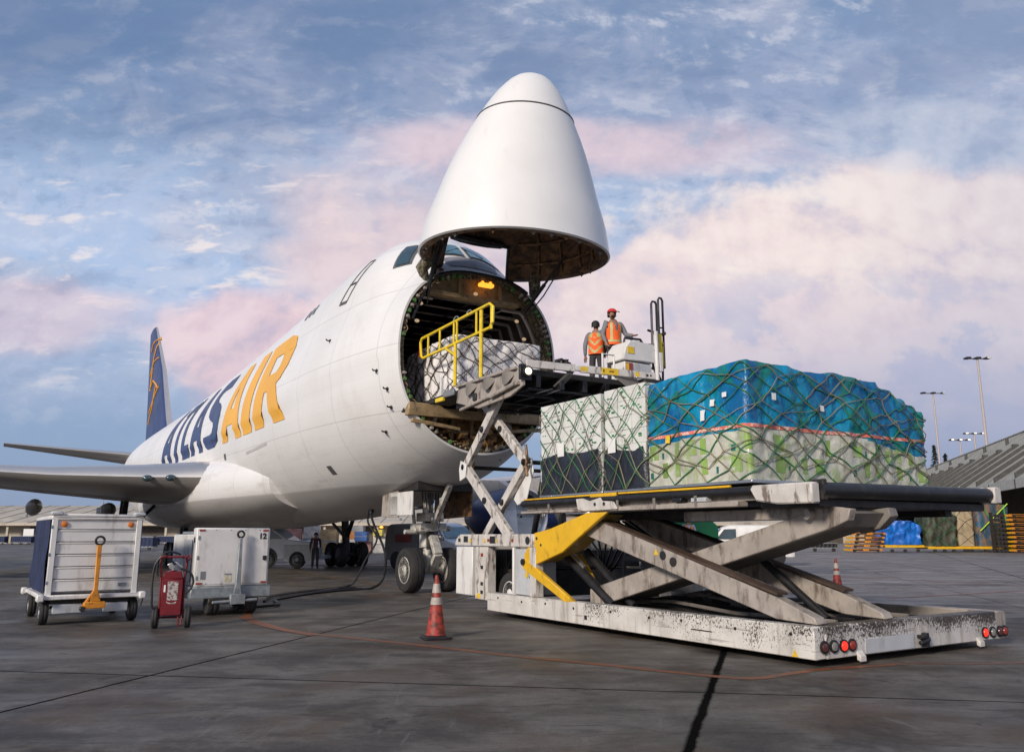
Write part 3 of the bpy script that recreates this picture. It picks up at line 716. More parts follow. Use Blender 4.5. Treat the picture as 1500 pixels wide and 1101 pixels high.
# fin and rudder
navyfin = mat('fin_navy_paint', (.018, .034, .13), .4, var=.12, scale=.5)
FN = [(8.6, -44.5, -58.9, .42), (10.8, -46.9, -59.2, .40), (15.5, -51.3, -60.4, .30), (20.6, -58.0, -61.9, .16)]
rings = []
for z_, a, b_, w in FN:
    c_ = a-b_; rings.append([(a-c_*u_, sg*w*hh, z_) for u_, hh, sg in ((0, 0, 1), (.04, .55, 1), (.12, .85, 1), (.35, 1, 1), (.7, .6, 1), (1, .05, 1), (1, .05, -1), (.7, .6, -1), (.35, 1, -1), (.12, .85, -1), (.04, .55, -1))])
fin = MB().loft(rings); nn = 11
for fi, f in enumerate(fin.f):
    if len(f) == 4 and fi % nn in (0, 10): fin.m[fi] = 1
FINO = fin.build('tail_fin', [navyfin, lem], planeT, sharp=60)
def finx(s, z):  # half thickness
    for (za, a1, b1, w1), (zb_, a2, b2, w2) in zip(FN, FN[1:]):
        if z <= zb_ or zb_ == FN[-1][0]:
            k_ = (z-za)/(zb_-za); a = a1+(a2-a1)*k_; b_ = b1+(b2-b1)*k_; w = w1+(w2-w1)*k_
            u_ = (a-s)/(a-b_); P_ = [(0, 0), (.04, .55), (.12, .85), (.35, 1), (.7, .6), (1, .05), (9, .05)]
            for (ua, ha), (ub, hb) in zip(P_, P_[1:]):
                if u_ <= ub: return w*(ha+(hb-ha)*max(0, (u_-ua))/(ub-ua))
    return .05
for pl_ in ([(-58.8, 18.3), (-57.5, 18.9), (-55.2, 19.0), (-54.8, 18.7)], [(-55.3, 18.6), (-56.8, 16.6), (-57.5, 14.5)],
            [(-58.3, 16.0), (-56.0, 16.9), (-53.8, 16.9)], [(-57.8, 14.6), (-55.5, 15.1), (-53.2, 14.4), (-52.2, 13.9)], [(-53.2, 14.4), (-54.8, 12.6), (-57.3, 11.4)],
            [(-51.9, 14.0), (-54.2, 13.2), (-57, 12.4)]):
    pts_ = [];
    for i in range(len(pl_)-1): pts_ += seg(pl_[i], pl_[i+1], 5)
    pts_.append(pl_[-1])
    MB().path([(s_, -finx(s_, z_)-.02, z_) for s_, z_ in pts_], .075, 6).build('fin_emblem_line', gold, FINO)
# engines (port pair shows below the fuselage, starboard pair stands outside the frame)
lip = mat('engine_lip_metal', (.7, .69, .67), .2, .9, var=.05)
def engine(s0, t0, z0, sd):
    e = MB().lathe([(1.18, -.5), (1.14, -.02), (1.22, .10), (1.34, .12), (1.42, 0), (1.47, -.3)], (s0, sd*t0, z0), (1, 0, 0), 36, mi=1)
    e.lathe([(1.47, -.3), (1.5, -1.2), (1.42, -2.6), (1.2, -3.6), (.78, -4.6), (.5, -5.4)], (s0, sd*t0, z0), (1, 0, 0), 36, mi=0)
    o = e.build('engine', [navy, lip], planeT, sharp=50)
    MB().lathe([(1.16, -.6), (.3, -.75), (.02, -.2)], (s0, sd*t0, z0), (1, 0, 0), 24).build('fan', darkmetal, o)
    MB().prism([(s0-.8, z0+1.35), (s0-2.2, z0+1.9), (s0-6.0, z0+2.2), (s0-6.0, z0+.6), (s0-3.6, z0+1.0)], sd*t0-.2, sd*t0+.2).build('pylon', wingm, planeT)
for sd in (-1, 1):
    engine(-13.2 if sd > 0 else -14.4, 11.7 if sd > 0 else 13.0, 2.55, sd); engine(-22.0, 21.2, 3.5, sd)
# nose gear
ngm = mat('gear_off_white', (.50, .48, .43), .45, .1, var=.15, dirt=(.08, .06, .045), dirt_amt=.8, scale=8, thresh=(.5, .65))
ngr = MB().tube((-.05, 0, .62), (-.25, 0, 3.0), .14, 16).tube((-.05, 0, .62), (-.12, 0, 1.3), .10, 16).tube((0, -.75, .62), (0, .75, .62), .09, 12)
ngr.tube((-.15, 0, 1.25), (-.2, 0, 1.8), .22, 18).box(-.45, .25, -.42, .42, 1.72, 1.95).box(-.3, .3, -.3, .3, 2.0, 2.25)
ngr.beam((.15, 0, 1.75), (1.25, 0, 3.0), .14, .14).beam((-.3, -.35, 1.9), (-.4, -.45, 3.0), .09, .09).beam((-.3, .35, 1.9), (-.4, .45, 3.0), .09, .09)
ngr.tube((.1, -.55, 1.75), (.1, -.1, 1.75), .09, 12).tube((.1, -.85, 1.7), (.1, -.45, 1.7), .07, 12).tube((.1, .15, 1.8), (.1, .6, 1.8), .08, 12)
NG = ngr.build('nose_gear_strut', ngm, planeT, bevel=.01)
MB().prism([(.16, 1.55), (.30, 1.62), (.62, 1.12), (.52, 1.02)], -.13, .13).prism([(.14, .60), (.28, .60), (.62, 1.04), (.52, 1.12)], -.13, .13).build('torque_link', ngm, NG, bevel=.015)
for p_, r_ in (((.28, .0, 2.05), .12), ((.28, -.3, 2.3), .08), ((.2, .25, 1.55), .07)):
    MB().lathe([(r_, 0), (r_*1.1, .06), (r_*.8, .09)], p_, (1, 0, -.1), 14).build('taxi_light', chrome, NG)
hs_ = MB()
for q in range(9):
    a0 = -.35+q*.09; hs_.path([(.15, a0, 3.0), (.22, a0+.05*sin(q), 2.4), (.18, a0*.5, 1.9), (.12, a0*.4, 1.2)], .016, 5)
hs_.build('hydraulic_hose', blackst, NG)
def wheel(name, c, r, w, parent, rimm=ngm, ax=(0, 1, 0), hub=.58, off=(0, 0, 0)):
    c = Vector(c); ax = Vector(ax)
    P_ = [(r*hub, -w/2*.8), (r*.80, -w/2), (r*.93, -w/2*.86), (r*.99, -w/2*.55), (r, -.02), (r*.975, -.012), (r*.975, .012), (r, .02), (r*.99, w/2*.55), (r*.93, w/2*.86), (r*.80, w/2), (r*hub, w/2*.8)]
    ty = MB().lathe(P_, c, ax, 36); o = ty.build(name, rubber, parent, sharp=40, off=off)
    rm = MB()
    for sg in (-1, 1):
        a_ = ax*sg
        rm.lathe([(r*hub*1.02, w*.40), (r*hub*.96, w*.43), (r*hub*.86, w*.28), (r*hub*.5, w*.22), (r*hub*.42, w*.40), (r*hub*.25, w*.46), (.005, w*.47)], c, a_, 24)
        u_ = a_.orthogonal().normalized(); v_ = a_.cross(u_)
        for q in range(8):
            aa = 2*pi*q/8; pp = c+a_*w*.24+(u_*cos(aa)+v_*sin(aa))*r*hub*.68
            rm.tube(pp, pp+a_*w*.06, r*.045, 8)
    rm.build('wheel_rim', rimm, o, sharp=35, off=off)
    return o
for sd in (-1, 1): wheel('nose_wheel', (0, sd*.60, .63), .63, .46, planeT, ngm)
# gear doors: slab either side, slightly open
for poly, t0, t1, nm in (([(-1.3, 2.15), (-.1, 2.10), (-.15, 2.86), (-1.25, 2.82)], -.98, -.93, 'nose_gear_door'), ([(-1.1, 2.10), (.75, 2.14), (.8, 3.12), (-1.1, 3.0)], .93, .99, 'nose_gear_door')):
    MB().prism(poly, t0, t1).build(nm, beige if t0 < 0 else brownint, planeT, bevel=.01)
MB().box(-.55, .95, -.98, -.93, 2.16, 2.82, M=Matrix.Translation((-.1, 0, 0))).build('nose_gear_door', white, planeT, bevel=.01)
MB().box(-1.2, .95, -.85, .85, 2.85, 3.1).build('gear_bay', darkmetal, planeT)
# main gear: four bogies
for (s0, t0) in ((-20.9, 5.3), (-24.1, -5.5), (-27.2, 1.9), (-27.2, -1.9)):
    mg = MB().tube((s0, t0, .65), (s0-.2, t0*.97, 3.6), .2, 14).beam((s0-.8, t0, .65), (s0+.8, t0, .65), .25, .25)
    mg.tube((s0+.74, t0-.6, .63), (s0+.74, t0+.6, .63), .1, 10).tube((s0-.74, t0-.6, .63), (s0-.74, t0+.6, .63), .1, 10)
    mg.beam((s0, t0, 1.5), (s0+1.6, t0, 3.4), .16, .16).beam((s0, t0, 1.4), (s0-.3, t0*.7, 3.2), .14, .14)
    mo = mg.build('main_gear', darkmetal, planeT)
    for ds in (.74, -.74):
        for dt in (.56, -.56): wheel('main_wheel', (s0+ds, t0+dt, .63), .63, .44, mo, galv)
    if t0 < -5: MB().box(s0-1.2, s0+1.2, t0*1.18-.03, t0*1.18+.03, 1.5, 3.0).build('main_gear_door', wingm, planeT, bevel=.01)

# nose door, opened upwards
C0 = Vector((4.568, 0, 8.729)); phi = -.061; dv = Vector((cos(phi), 0, sin(phi))); nv = Vector((-sin(phi), 0, cos(phi)))
RK_ = [(0, 1.), (.15, .945), (.30, .851), (.45, .759), (.60, .646), (.74, .512), (.85, .395), (.93, .277), (.98, .158), (1., .0)]
def rad(k):
    for i in range(len(RK_)-1):
        if k <= RK_[i+1][0]:
            a, b_ = RK_[i], RK_[i+1]
            if i >= len(RK_)-2: return b_[1]+(a[1]-b_[1])*max(0., (1-k)/(1-a[0]))**.5
            p0 = RK_[max(i-1, 0)]; p3 = RK_[i+2]; h = b_[0]-a[0]; u = (k-a[0])/h
            m1 = (b_[1]-p0[1])/(b_[0]-p0[0])*h; m2 = (p3[1]-a[1])/(p3[0]-a[0])*h
            return a[1]*(2*u**3-3*u*u+1)+m1*(u**3-2*u*u+u)+b_[1]*(-2*u**3+3*u*u)+m2*(u**3-u*u)
    return 0.
def nd(k, th, ins=0.):
    L2, w2 = 2.513-ins, 2.493-ins
    r = rad(k)
    cc = C0+dv*(.669*k**1.81)+nv*(4.743*k*(1-ins*.05))
    eg = 1+.05*cos(th)
    return cc+dv*(L2*r*cos(th))+Vector((0, 1, 0))*(w2*r*eg*sin(th))
KS = [0, .03, .07, .11, .16, .2, .25, .32, .4, .48, .56, .64, .70, .735, .74, .745, .80, .85, .89, .925, .95, .97, .985, .994, .9995]; NT = 96
NOTCH_K, NOTCH_T = .19, 1.18
def notch(k1, th):
    p = nd(k1*.5, th); return k1 <= NOTCH_K+.015 and cos(th) < -.5 and abs(p.y) < NOTCH_T
def doorshell(ins, ks):
    mb = MB(); mb.v = [nd(k, 2*pi*i/NT, ins) for k in ks for i in range(NT)]
    for a in range(len(ks)-1):
        for i in range(NT):
            if notch(ks[a+1], 2*pi*(i+.5)/NT): continue
            j = (i+1) % NT; mb.f.append([a*NT+i, a*NT+j, (a+1)*NT+j, (a+1)*NT+i]); mb.m.append(0)
    return mb
KL = [k for k in KS if k <= .74]; KU = [k for k in KS if k >= .745]
dm = bpy.data.materials.new('nose_door_paint'); dm.use_nodes = True; nt = dm.node_tree; b = nt.nodes['Principled BSDF']
tc = S(nt, nt.nodes.new('ShaderNodeTexCoord').outputs['Object'])
c = mixc(nt, noi(tc, .8, 5, .6).step(.3, .7), (.76, .755, .735), (.80, .795, .785))
c = mixc(nt, noi(mapping(tc, (3, 3, .5)), 1., 7, .7).step(.58, .78)*.22, c, (.42, .38, .32))
nt.links.new(c.k, b.inputs['Base Color']); b.inputs['Roughness'].default_value = .38; b.inputs['Coat Weight'].default_value = .15
DO = doorshell(0, KL).build('nose_door', dm, planeT, sharp=60)
doorshell(.30, KL+[.85, .95]).build('door_inner_liner', doorint, DO, sharp=60, fix=False)
# rim annulus + notch edges
an = MB()
for i in range(NT):
    th0, th1 = 2*pi*i/NT, 2*pi*(i+1)/NT
    if notch(.03, (th0+th1)/2): continue
    for (a0, k0_), (a1, k1_) in (((0, 0), (.05, -.008)), ((.05, -.008), (.28, -.004)), ((.28, -.004), (.30, .02))):
        an.add([nd(max(k0_, 0), th0, a0)+nv*min(k0_, 0)*4, nd(max(k0_, 0), th1, a0)+nv*min(k0_, 0)*4, nd(max(k1_, 0), th1, a1)+nv*min(k1_, 0)*4, nd(max(k1_, 0), th0, a1)+nv*min(k1_, 0)*4], [(0, 1, 2, 3)], 0 if a0 else 1)
an.build('door_rim', [doorint, dm], DO, merge=True, fix=True)
for i in range(0, NT, 3):
    if random.random() < .35: continue
    th = 2*pi*(i+.5+random.uniform(-.6, .6))/NT
    if notch(.03, th): continue
    p = nd(0, th, .17)-nv*.05; tn = (nd(0, th+.03, .17)-nd(0, th-.03, .17)).normalized()
    MB().beam(p-tn*.05, p+tn*.05, .07, .05).beam(p, p-nv*.06, .03, .05).build('latch_hook', beigedk if i % 4 else brownint, DO, bevel=.006)
# notch frame posts
pf = []
for sg in (-1, 1):
    thn = pi-sg*math.asin(min(1, NOTCH_T/2.3))
    pf.append([nd(k, thn, .12) for k in (0, .05, .1, .15, .2)])
MB().path(pf[0], .12, 6).path(pf[1], .12, 6).path([pf[0][-1]]+[nd(.2, pi-a_, .12) for a_ in (.4, .2, 0, -.2, -.4)]+[pf[1][-1]], .10, 6).build('hinge_frame', darkmetal, DO)
# ribs inside the door
for kk in (.08, .2, .33, .48):
    ths = [2*pi*i/60 for i in range(60)]
    if kk <= .2: ths = [t_ for t_ in [2*pi*i/60 for i in range(-24, 25)] if not notch(kk, t_)]
    MB().path([nd(kk, t_, .34) for t_ in ths], .05, 5, closed=kk > .2).build('door_rib', brownint, DO)
for i in range(14):
    th = -2.2+4.4*i/13
    MB().path([nd(k, th, .34) for k in (.02, .12, .25, .4, .55)], .045, 5).build('door_stringer', brownint, DO)
tr = MB()
for k in (.741,): tr.path([nd(k, 2*pi*i/72, -.004) for i in range(72)], .022, 6, closed=True)
tr.build('radome_seam', framegrey, DO)
doorshell(0, KU).build('radome', dm, DO, sharp=60)
# seam filler between the shells (door runs right up under the radome)
# actuator rods
for sg in (-1, 1):
    p0 = nd(.10, sg*1.75+0, .45); q0 = Vector((2.75, sg*1.55, 7.9))
    MB().tube(p0, (p0+q0)/2, .035, 8).tube((p0+q0)/2, q0, .055, 8).build('door_actuator', blackst, DO)
    p1 = nd(.03, sg*1.9, .35); MB().path([p1, (p1+q0)/2+Vector((.1, 0, -.15)), q0+Vector((0, 0, -.2))], .02, 6).build('door_cable', blackst, DO)
    # hinge cheek: the rounded lobe where door and fuselage meet
    ths = pi-sg*.86; P_ = [nd(.05, ths, .18), nd(.02, ths, .17), nd(0, ths, .17)-nv*.06, Vector((2.90, sg*1.80, 8.58)), Vector((2.92, sg*1.74, 8.42)), Vector((2.94, sg*1.67, 8.28))]
    MB().path(P_, [.12, .16, .18, .17, .13, .06], 12).build('hinge_cheek', ringmat, DO)
    MB().path([nd(.08, ths, .5), Vector((2.9, sg*1.5, 8.5)), Vector((2.9, sg*1.7, 8.0)), Vector((2.8, sg*2.0, 7.2))], .05, 8).path([nd(.12, ths-.1*sg, .5), Vector((2.8, sg*1.35, 8.6)), Vector((2.9, sg*1.6, 7.9))], .03, 6).build('door_linkage', blackst, DO) if sg < 0 else None
# ============================================================ PEOPLE
def skinned(name, pts, edges, mats, parent, root=0, sub=1):
    me = bpy.data.meshes.new(name); me.from_pydata([p[0] for p in pts], edges, [])
    for m in (mats if isinstance(mats, (list, tuple)) else [mats]): me.materials.append(m)
    o = bpy.data.objects.new(name, me); COL.objects.link(o); o.parent = parent
    o.modifiers.new('skin', 'SKIN')
    if not me.skin_vertices: me.skin_vertices.new()
    for i, p in enumerate(pts):
        sv = me.skin_vertices[0].data[i]; r = p[1]; sv.radius = r if isinstance(r, tuple) else (r, r); sv.use_root = (i == root)
    s = o.modifiers.new('sub', 'SUBSURF'); s.levels = sub; s.render_levels = sub
    o.modifiers['skin'].use_smooth_shade = True
    return o
def person(label, loc, rz, J, vest=True, cap=None, shirt=cloth_gr, trousers=cloth_dk, beard=False, scale=1., group=None):
    """J: joint positions in local metres, +x is where the chest faces"""
    T = thing('person', label, 'person', loc, rz, group); T.scale = (scale,)*3
    D_ = dict(pelvis=(0, 0, .96), waist=(0, 0, 1.10), chest=(.01, 0, 1.30), base=(0, 0, 1.45), neck=(.01, 0, 1.53), jaw=(.035, 0, 1.585), head=(.01, 0, 1.665), top=(.0, 0, 1.735), nose=(.115, 0, 1.625),
              shl=(0, .185, 1.43), shr=(0, -.185, 1.43), ell=(-.02, .25, 1.15), elr=(-.02, -.25, 1.15), wrl=(.10, .26, .92), wrr=(.10, -.26, .92),
              hipl=(0, .09, .93), hipr=(0, -.09, .93), knl=(.03, .11, .50), knr=(.03, -.11, .50), anl=(0, .12, .09), anr=(0, -.12, .09), tol=(.17, .14, .05), tor=(.17, -.14, .05))
    D_.update(J)
    R = dict(pelvis=(.14, .11), waist=(.125, .10), chest=(.155, .115), base=(.09, .08), neck=.055, jaw=.066, head=.094, top=.062, nose=.016, shl=.062, shr=.062, ell=.043, elr=.043, wrl=.028, wrr=.028, hipl=.085, hipr=.085, knl=.058, knr=.058, anl=.04, anr=.04, tol=.035, tor=.035)
    names = list(D_); pts = [(D_[n], R[n]) for n in names]; ix = {n: i for i, n in enumerate(names)}
    E_ = [('pelvis', 'waist'), ('waist', 'chest'), ('chest', 'base'), ('base', 'neck'), ('neck', 'jaw'), ('jaw', 'head'), ('head', 'top'), ('head', 'nose'),
          ('base', 'shl'), ('shl', 'ell'), ('ell', 'wrl'), ('base', 'shr'), ('shr', 'elr'), ('elr', 'wrr'), ('pelvis', 'hipl'), ('hipl', 'knl'), ('knl', 'anl'), ('anl', 'tol'), ('pelvis', 'hipr'), ('hipr', 'knr'), ('knr', 'anr'), ('anr', 'tor')]
    ed = [(ix[a], ix[b_]) for a, b_ in E_]
    for sd, w_, e_ in ((1, 'wrl', 'ell'), (-1, 'wrr', 'elr')):
        wv = Vector(D_[w_]); dd = (wv-Vector(D_[e_])).normalized(); sdv = Vector((0, 1, 0)); sdv = (sdv-dd*sdv.dot(dd)).normalized(); nn_ = dd.cross(sdv)
        pm = wv+dd*.05; pts.append((tuple(pm), (.038, .02))); pi_ = len(pts)-1; ed.append((ix[w_], pi_))
        for q, (oy, ln) in enumerate(((.030, .070), (.011, .080), (-.010, .075), (-.029, .058))):
            a0 = pm+dd*.035+sdv*oy; a1 = a0+dd*ln*.55+nn_*.008*1; a2 = a1+dd*ln*.35+nn_*.022
            b0 = len(pts); pts += [(tuple(a0), .010), (tuple(a1), .009), (tuple(a2), .008)]; ed += [(pi_, b0), (b0, b0+1), (b0+1, b0+2)]
        a0 = pm+sdv*.035*(-1)+dd*-.01; a1 = a0+sdv*-.018+dd*.03; b0 = len(pts); pts += [(tuple(a0), .011), (tuple(a1), .010)]; ed += [(pi_, b0), (b0, b0+1)]
    skinned('body', pts, ed, skin, T, 0, 1)
    def sub(nms, es, rr, nm, m):
        lx = {n: i for i, n in enumerate(nms)}
        return skinned(nm, [(D_[n], rr[n]) for n in nms], [(lx[a], lx[b_]) for a, b_ in es], m, T, 0, 1)
    tr = dict(waist=(.135, .11), pelvis=(.155, .125), hipl=.10, hipr=.10, knl=.078, knr=.078, anl=.062, anr=.062)
    sub(['pelvis', 'waist', 'hipl', 'knl', 'anl', 'hipr', 'knr', 'anr'], [('pelvis', 'waist'), ('pelvis', 'hipl'), ('hipl', 'knl'), ('knl', 'anl'), ('pelvis', 'hipr'), ('hipr', 'knr'), ('knr', 'anr')], tr, 'trousers', trousers)
    sh = dict(pelvis=(.16, .13), waist=(.15, .12), chest=(.17, .13), base=(.10, .09), shl=.078, shr=.078, ell=.06, elr=.06, wrl=.042, wrr=.042)
    sub(['pelvis', 'waist', 'chest', 'base', 'shl', 'ell', 'wrl', 'shr', 'elr', 'wrr'], [('pelvis', 'waist'), ('waist', 'chest'), ('chest', 'base'), ('base', 'shl'), ('shl', 'ell'), ('ell', 'wrl'), ('base', 'shr'), ('shr', 'elr'), ('elr', 'wrr')], sh, 'shirt', shirt)
    for a_ in ('l', 'r'):
        an_, to_ = Vector(D_['an'+a_]), Vector(D_['to'+a_])
        skinned('boot', [(tuple(an_+Vector((-.04, 0, 0))), .05), (tuple(an_), .055), (tuple((an_+to_)/2), .045), (tuple(to_), .04)], [(0, 1), (1, 2), (2, 3)], blackst, T, 0, 1)
    if vest:
        cs = [Vector(D_['pelvis'])+Vector((0, 0, -.04)), Vector(D_['waist']), Vector(D_['chest']), Vector(D_['base'])]
        rings = []; NZ = 26; zs = []
        def at(q):
            f_ = q*3; i_ = min(int(f_), 2); f_ -= i_; return cs[i_]*(1-f_)+cs[i_+1]*f_
        prof = [(.195, .158), (.185, .150), (.195, .158), (.20, .155)]
        vb = MB(); n_ = 40
        for q in range(NZ+1):
            f_ = q/NZ; c_ = at(f_); g_ = f_*3; i_ = min(int(g_), 2); g_ -= i_
            wy = prof[i_][0]*(1-g_)+prof[i_+1][0]*g_; wx = prof[i_][1]*(1-g_)+prof[i_+1][1]*g_
            if f_ > .86: wy *= 1-(f_-.86)*1.7; wx *= 1-(f_-.86)*2.5
            vb.v += [c_+Vector((cos(2*pi*j/n_)*wx, sin(2*pi*j/n_)*wy*(1), .0)) for j in range(n_)]
        for q in range(NZ):
            for j in range(n_):
                aa = 2*pi*(j+.5)/n_; front = cos(aa) > 0; sx = sin(aa)*.19; f_ = (q+.5)/NZ
                if front and abs(sx) < .055*max(0, (f_-.45))*2.0: continue
                if f_ > .70 and abs(sin(aa)) > .86: continue
                k_ = (j+1) % n_; vb.f.append([q*n_+j, q*n_+k_, (q+1)*n_+k_, (q+1)*n_+j])
                st = 0
                if front:
                    if abs(abs(sx)-.105) < .028 and f_ > .2: st = 1
                    if .10 < f_ < .2: st = 1
                else:
                    zz_ = (f_*.5-abs(sx)*.9) % .17
                    if zz_ < .055 and f_ < .75: st = 1
                    if f_ >= .75 and abs(abs(sx)-.10) < .028: st = 1
                vb.m.append(st)
        vb.build('hi_vis_vest', [cloth_or, cloth_st], T, fix=True)
    hc = Vector(D_['head'])
    for sd in (-1, 1):
        MB().ball(hc+Vector((.082, sd*.034, -.005)), (.012, .014, .009), 8, 6).build('eye', signblk, T)
        MB().ball(hc+Vector((0, sd*.088, -.015)), (.022, .012, .032), 8, 6).build('ear', skin, T)
    MB().box(hc.x+.086, hc.x+.096, -.024, .024, hc.z-.068, hc.z-.058).build('mouth', mat('lip', (.22, .08, .06), .5) if 'lip' not in MATS else MATS['lip'], T, bevel=.003)
    hb = MB(); rings = []
    for q in range(8):
        a_ = (pi/2)*q/7; rings.append([tuple(hc+Vector((-.016+.108*cos(a_)*cos(2*pi*j/16), .103*cos(a_)*sin(2*pi*j/16), .012+.098*sin(a_)-(.075 if cos(2*pi*j/16) < .1 and q == 0 else 0)))) for j in range(16)])
    hb.loft(rings)
    if cap is None: hb.build('hair', hair, T)
    else:
        hb.build('hair', hair, T)
        cb = MB(); rings = []
        for q in range(7):
            a_ = (pi/2)*q/6; rings.append([tuple(hc+Vector((-.004+.120*cos(a_)*cos(2*pi*j/20), .112*cos(a_)*sin(2*pi*j/20), .035+.092*sin(a_)))) for j in range(20)])
        cb.loft(rings); cb.grid(lambda u_, v_: (hc.x+.09+.10*u_, (v_-.5)*.17*(1-.35*u_*u_), hc.z+.040-.018*u_-.02*(2*v_-1)**2), 5, 8)
        cb.build('cap', cap, T)
    if beard: MB().ball(hc+Vector((.045, 0, -.075)), (.052, .06, .04)).build('beard', hair, T)
    return T

# ============================================================ NETTED LOADS
def net(fn, nu, nv, r, m, parent, off, name='cargo_net', jit=.18, seed=1, mats2=None, closed=True):
    """diamond net over surface fn(u in 0..nu, v in 0..nv) -> Vector; nodes are jittered"""
    rnd = random.Random(seed); nodes = {}
    def node(i, j):
        ii = i % nu if closed else i
        k = (ii, j)
        if k not in nodes: nodes[k] = (rnd.uniform(-jit, jit), rnd.uniform(-jit, jit) if 0 < j < nv else 0)
        a, b_ = nodes[k]; return i+a, j+b_
    A = MB()
    for j in range(nv):
        for i in range(nu):
            if (i+j) % 2: continue
            for di in (-1, 1):
                a = node(i, j); b_ = node(i+di, j+1)
                if not closed and not 0 <= i+di <= nu: continue
                sag = rnd.uniform(-.06, .06); pts = []
                for q in range(6):
                    t = q/5; w = sin(pi*t)*sag
                    pts.append(fn(a[0]*(1-t)+b_[0]*t+w, a[1]*(1-t)+b_[1]*t+w))
                A.path(pts, r*rnd.uniform(.8, 1.25), 4, mi=0 if (mats2 is None or rnd.random() < .70) else 1)
    A.build(name, [m, mats2] if mats2 else m, parent, off, fix=False)
def drape(s0, s1, t0, t1, z0, top, amp, seed, rc=.12, fold=5.):
    """wrapped load: returns side(u, v) with u the perimeter 0..1 and v height 0..1"""
    ls, lt_ = s1-s0, t1-t0; per = 2*(ls+lt_)
    def base(u):
        d_ = (u % 1)*per
        if d_ < ls: return s0+d_, t0, 0, -1
        d_ -= ls
        if d_ < lt_: return s1, t0+d_, 1, 0
        d_ -= lt_
        if d_ < ls: return s1-d_, t1, 0, 1
        d_ -= ls; return s0, t1-d_, -1, 0
    cs, ct = (s0+s1)/2, (t0+t1)/2
    def side(u, v, out=0.):
        acc = Vector((0, 0)); nr = Vector((0, 0))
        for q in (-1, 0, 1):
            a, b_, na, nb = base(u+q*rc/per*.6); acc += Vector((a, b_)); nr += Vector((na, nb))
        acc /= 3; nr.normalize()
        zt = top(acc.x, acc.y); z = z0+(zt-z0)*v
        p3 = Vector((acc.x*fold*.5, acc.y*fold*.5, z*1.2+seed))
        f1 = (noise.noise(Vector((acc.x*9+z*7, acc.y*9-z*5, seed)))+noise.noise(Vector((acc.x*7-z*9, acc.y*8+z*6, seed+5))))*amp*.28 if False else 0
        q1 = noise.noise(Vector((acc.x*3.1+z*2.2, acc.y*3.1, z*3.3+seed))); q2 = noise.noise(Vector((acc.x*2.3-z*3., acc.y*2.7+z*1.1, seed*2)))
        f1 += (max(0, 1-abs(q1)*7)*.32-max(0, 1-abs(q2)*8)*.28)*amp
        f1 += noise.noise(p3)*amp+noise.noise(p3*2.7)*amp*.5+abs(noise.noise(Vector((acc.x*fold+acc.y*fold, z*.8, seed))))*amp*.8
        sh = max(0, v-.95)*.5
        f1 = f1*(.4+.6*min(1, v*3))-sh
        return Vector((acc.x+nr.x*(f1+out), acc.y+nr.y*(f1+out), z))
    def cap(u, v):
        s_, t_ = s0+.06+(ls-.12)*u, t0+.06+(lt_-.12)*v
        return Vector((s_, t_, top(s_, t_)-.02+noise.noise(Vector((s_*3, t_*3, seed)))*amp*.8))
    return side, cap, per
def wrapmat(name, c1, c2, rough=.35, scale=1.6, bump=.6, c3=None):
    m = bpy.data.materials.new(name); m.use_nodes = True; nt = m.node_tree; b = nt.nodes['Principled BSDF']
    tc = S(nt, nt.nodes.new('ShaderNodeTexCoord').outputs['Object'])
    f = noi(mapping(tc, (1, 1, .55)), scale, 6, .6, 1.2).step(.42, .58); c = mixc(nt, f, c1, c2)
    if c3: c = mixc(nt, noi(mapping(tc, (1, 1, .8), loc=(4, 2, 1)), scale*1.4, 5, .6, .8).step(.52, .62), c, c3)
    w = noi(mapping(tc, (1, 1, .55)), scale*2.1, 6, .62, 1.8)
    c = mixc(nt, w.step(.56, .7)*.32, c, tuple(v*.45 for v in c1))
    c = mixc(nt, w.step(.46, .34)*.12, c, tuple(min(1, v*2+.08) for v in c2))
    nt.links.new(c.k, b.inputs['Base Color']); b.inputs['Roughness'].default_value = rough
    bn = nt.nodes.new('ShaderNodeBump'); bn.inputs['Strength'].default_value = bump; bn.inputs['Distance'].default_value = .04
    nt.links.new(w.k, bn.inputs['Height']); nt.links.new(bn.outputs[0], b.inputs['Normal']); MATS[name] = m
    return m
tarpblue = wrapmat('bright_blue_tarpaulin', (.0, .11, .29), (.0, .24, .43), .28, 1.3, .8, (.003, .18, .17))
wraplow = wrapmat('milky_wrap_over_crates', (.40, .41, .33), (.54, .54, .46), .22, 1.6, .5, (.34, .42, .22))
wrapwhite = wrapmat('white_plastic_wrap', (.74, .72, .71), (.86, .84, .83), .3, 2.2, .6)
wrapblack = wrapmat('black_plastic_wrap', (.012, .014, .02), (.022, .025, .035), .3, 2., .6)
tarpblue2 = wrapmat('royal_blue_tarpaulin', (.01, .10, .42), (.01, .15, .55), .4, 1.2, .6)
tapepink = mat('orange_pink_tape', (.65, .16, .12), .5, var=.3, scale=9, dirt=(.75, .6, .5), dirt_amt=.8, thresh=(.5, .55))
def palletbase(s0, s1, t0, t1, z, T, off, m=None):
    MB().box(s0, s1, t0, t1, z, z+.05).build('pallet_sheet', m or chrome, T, off, bevel=.01)

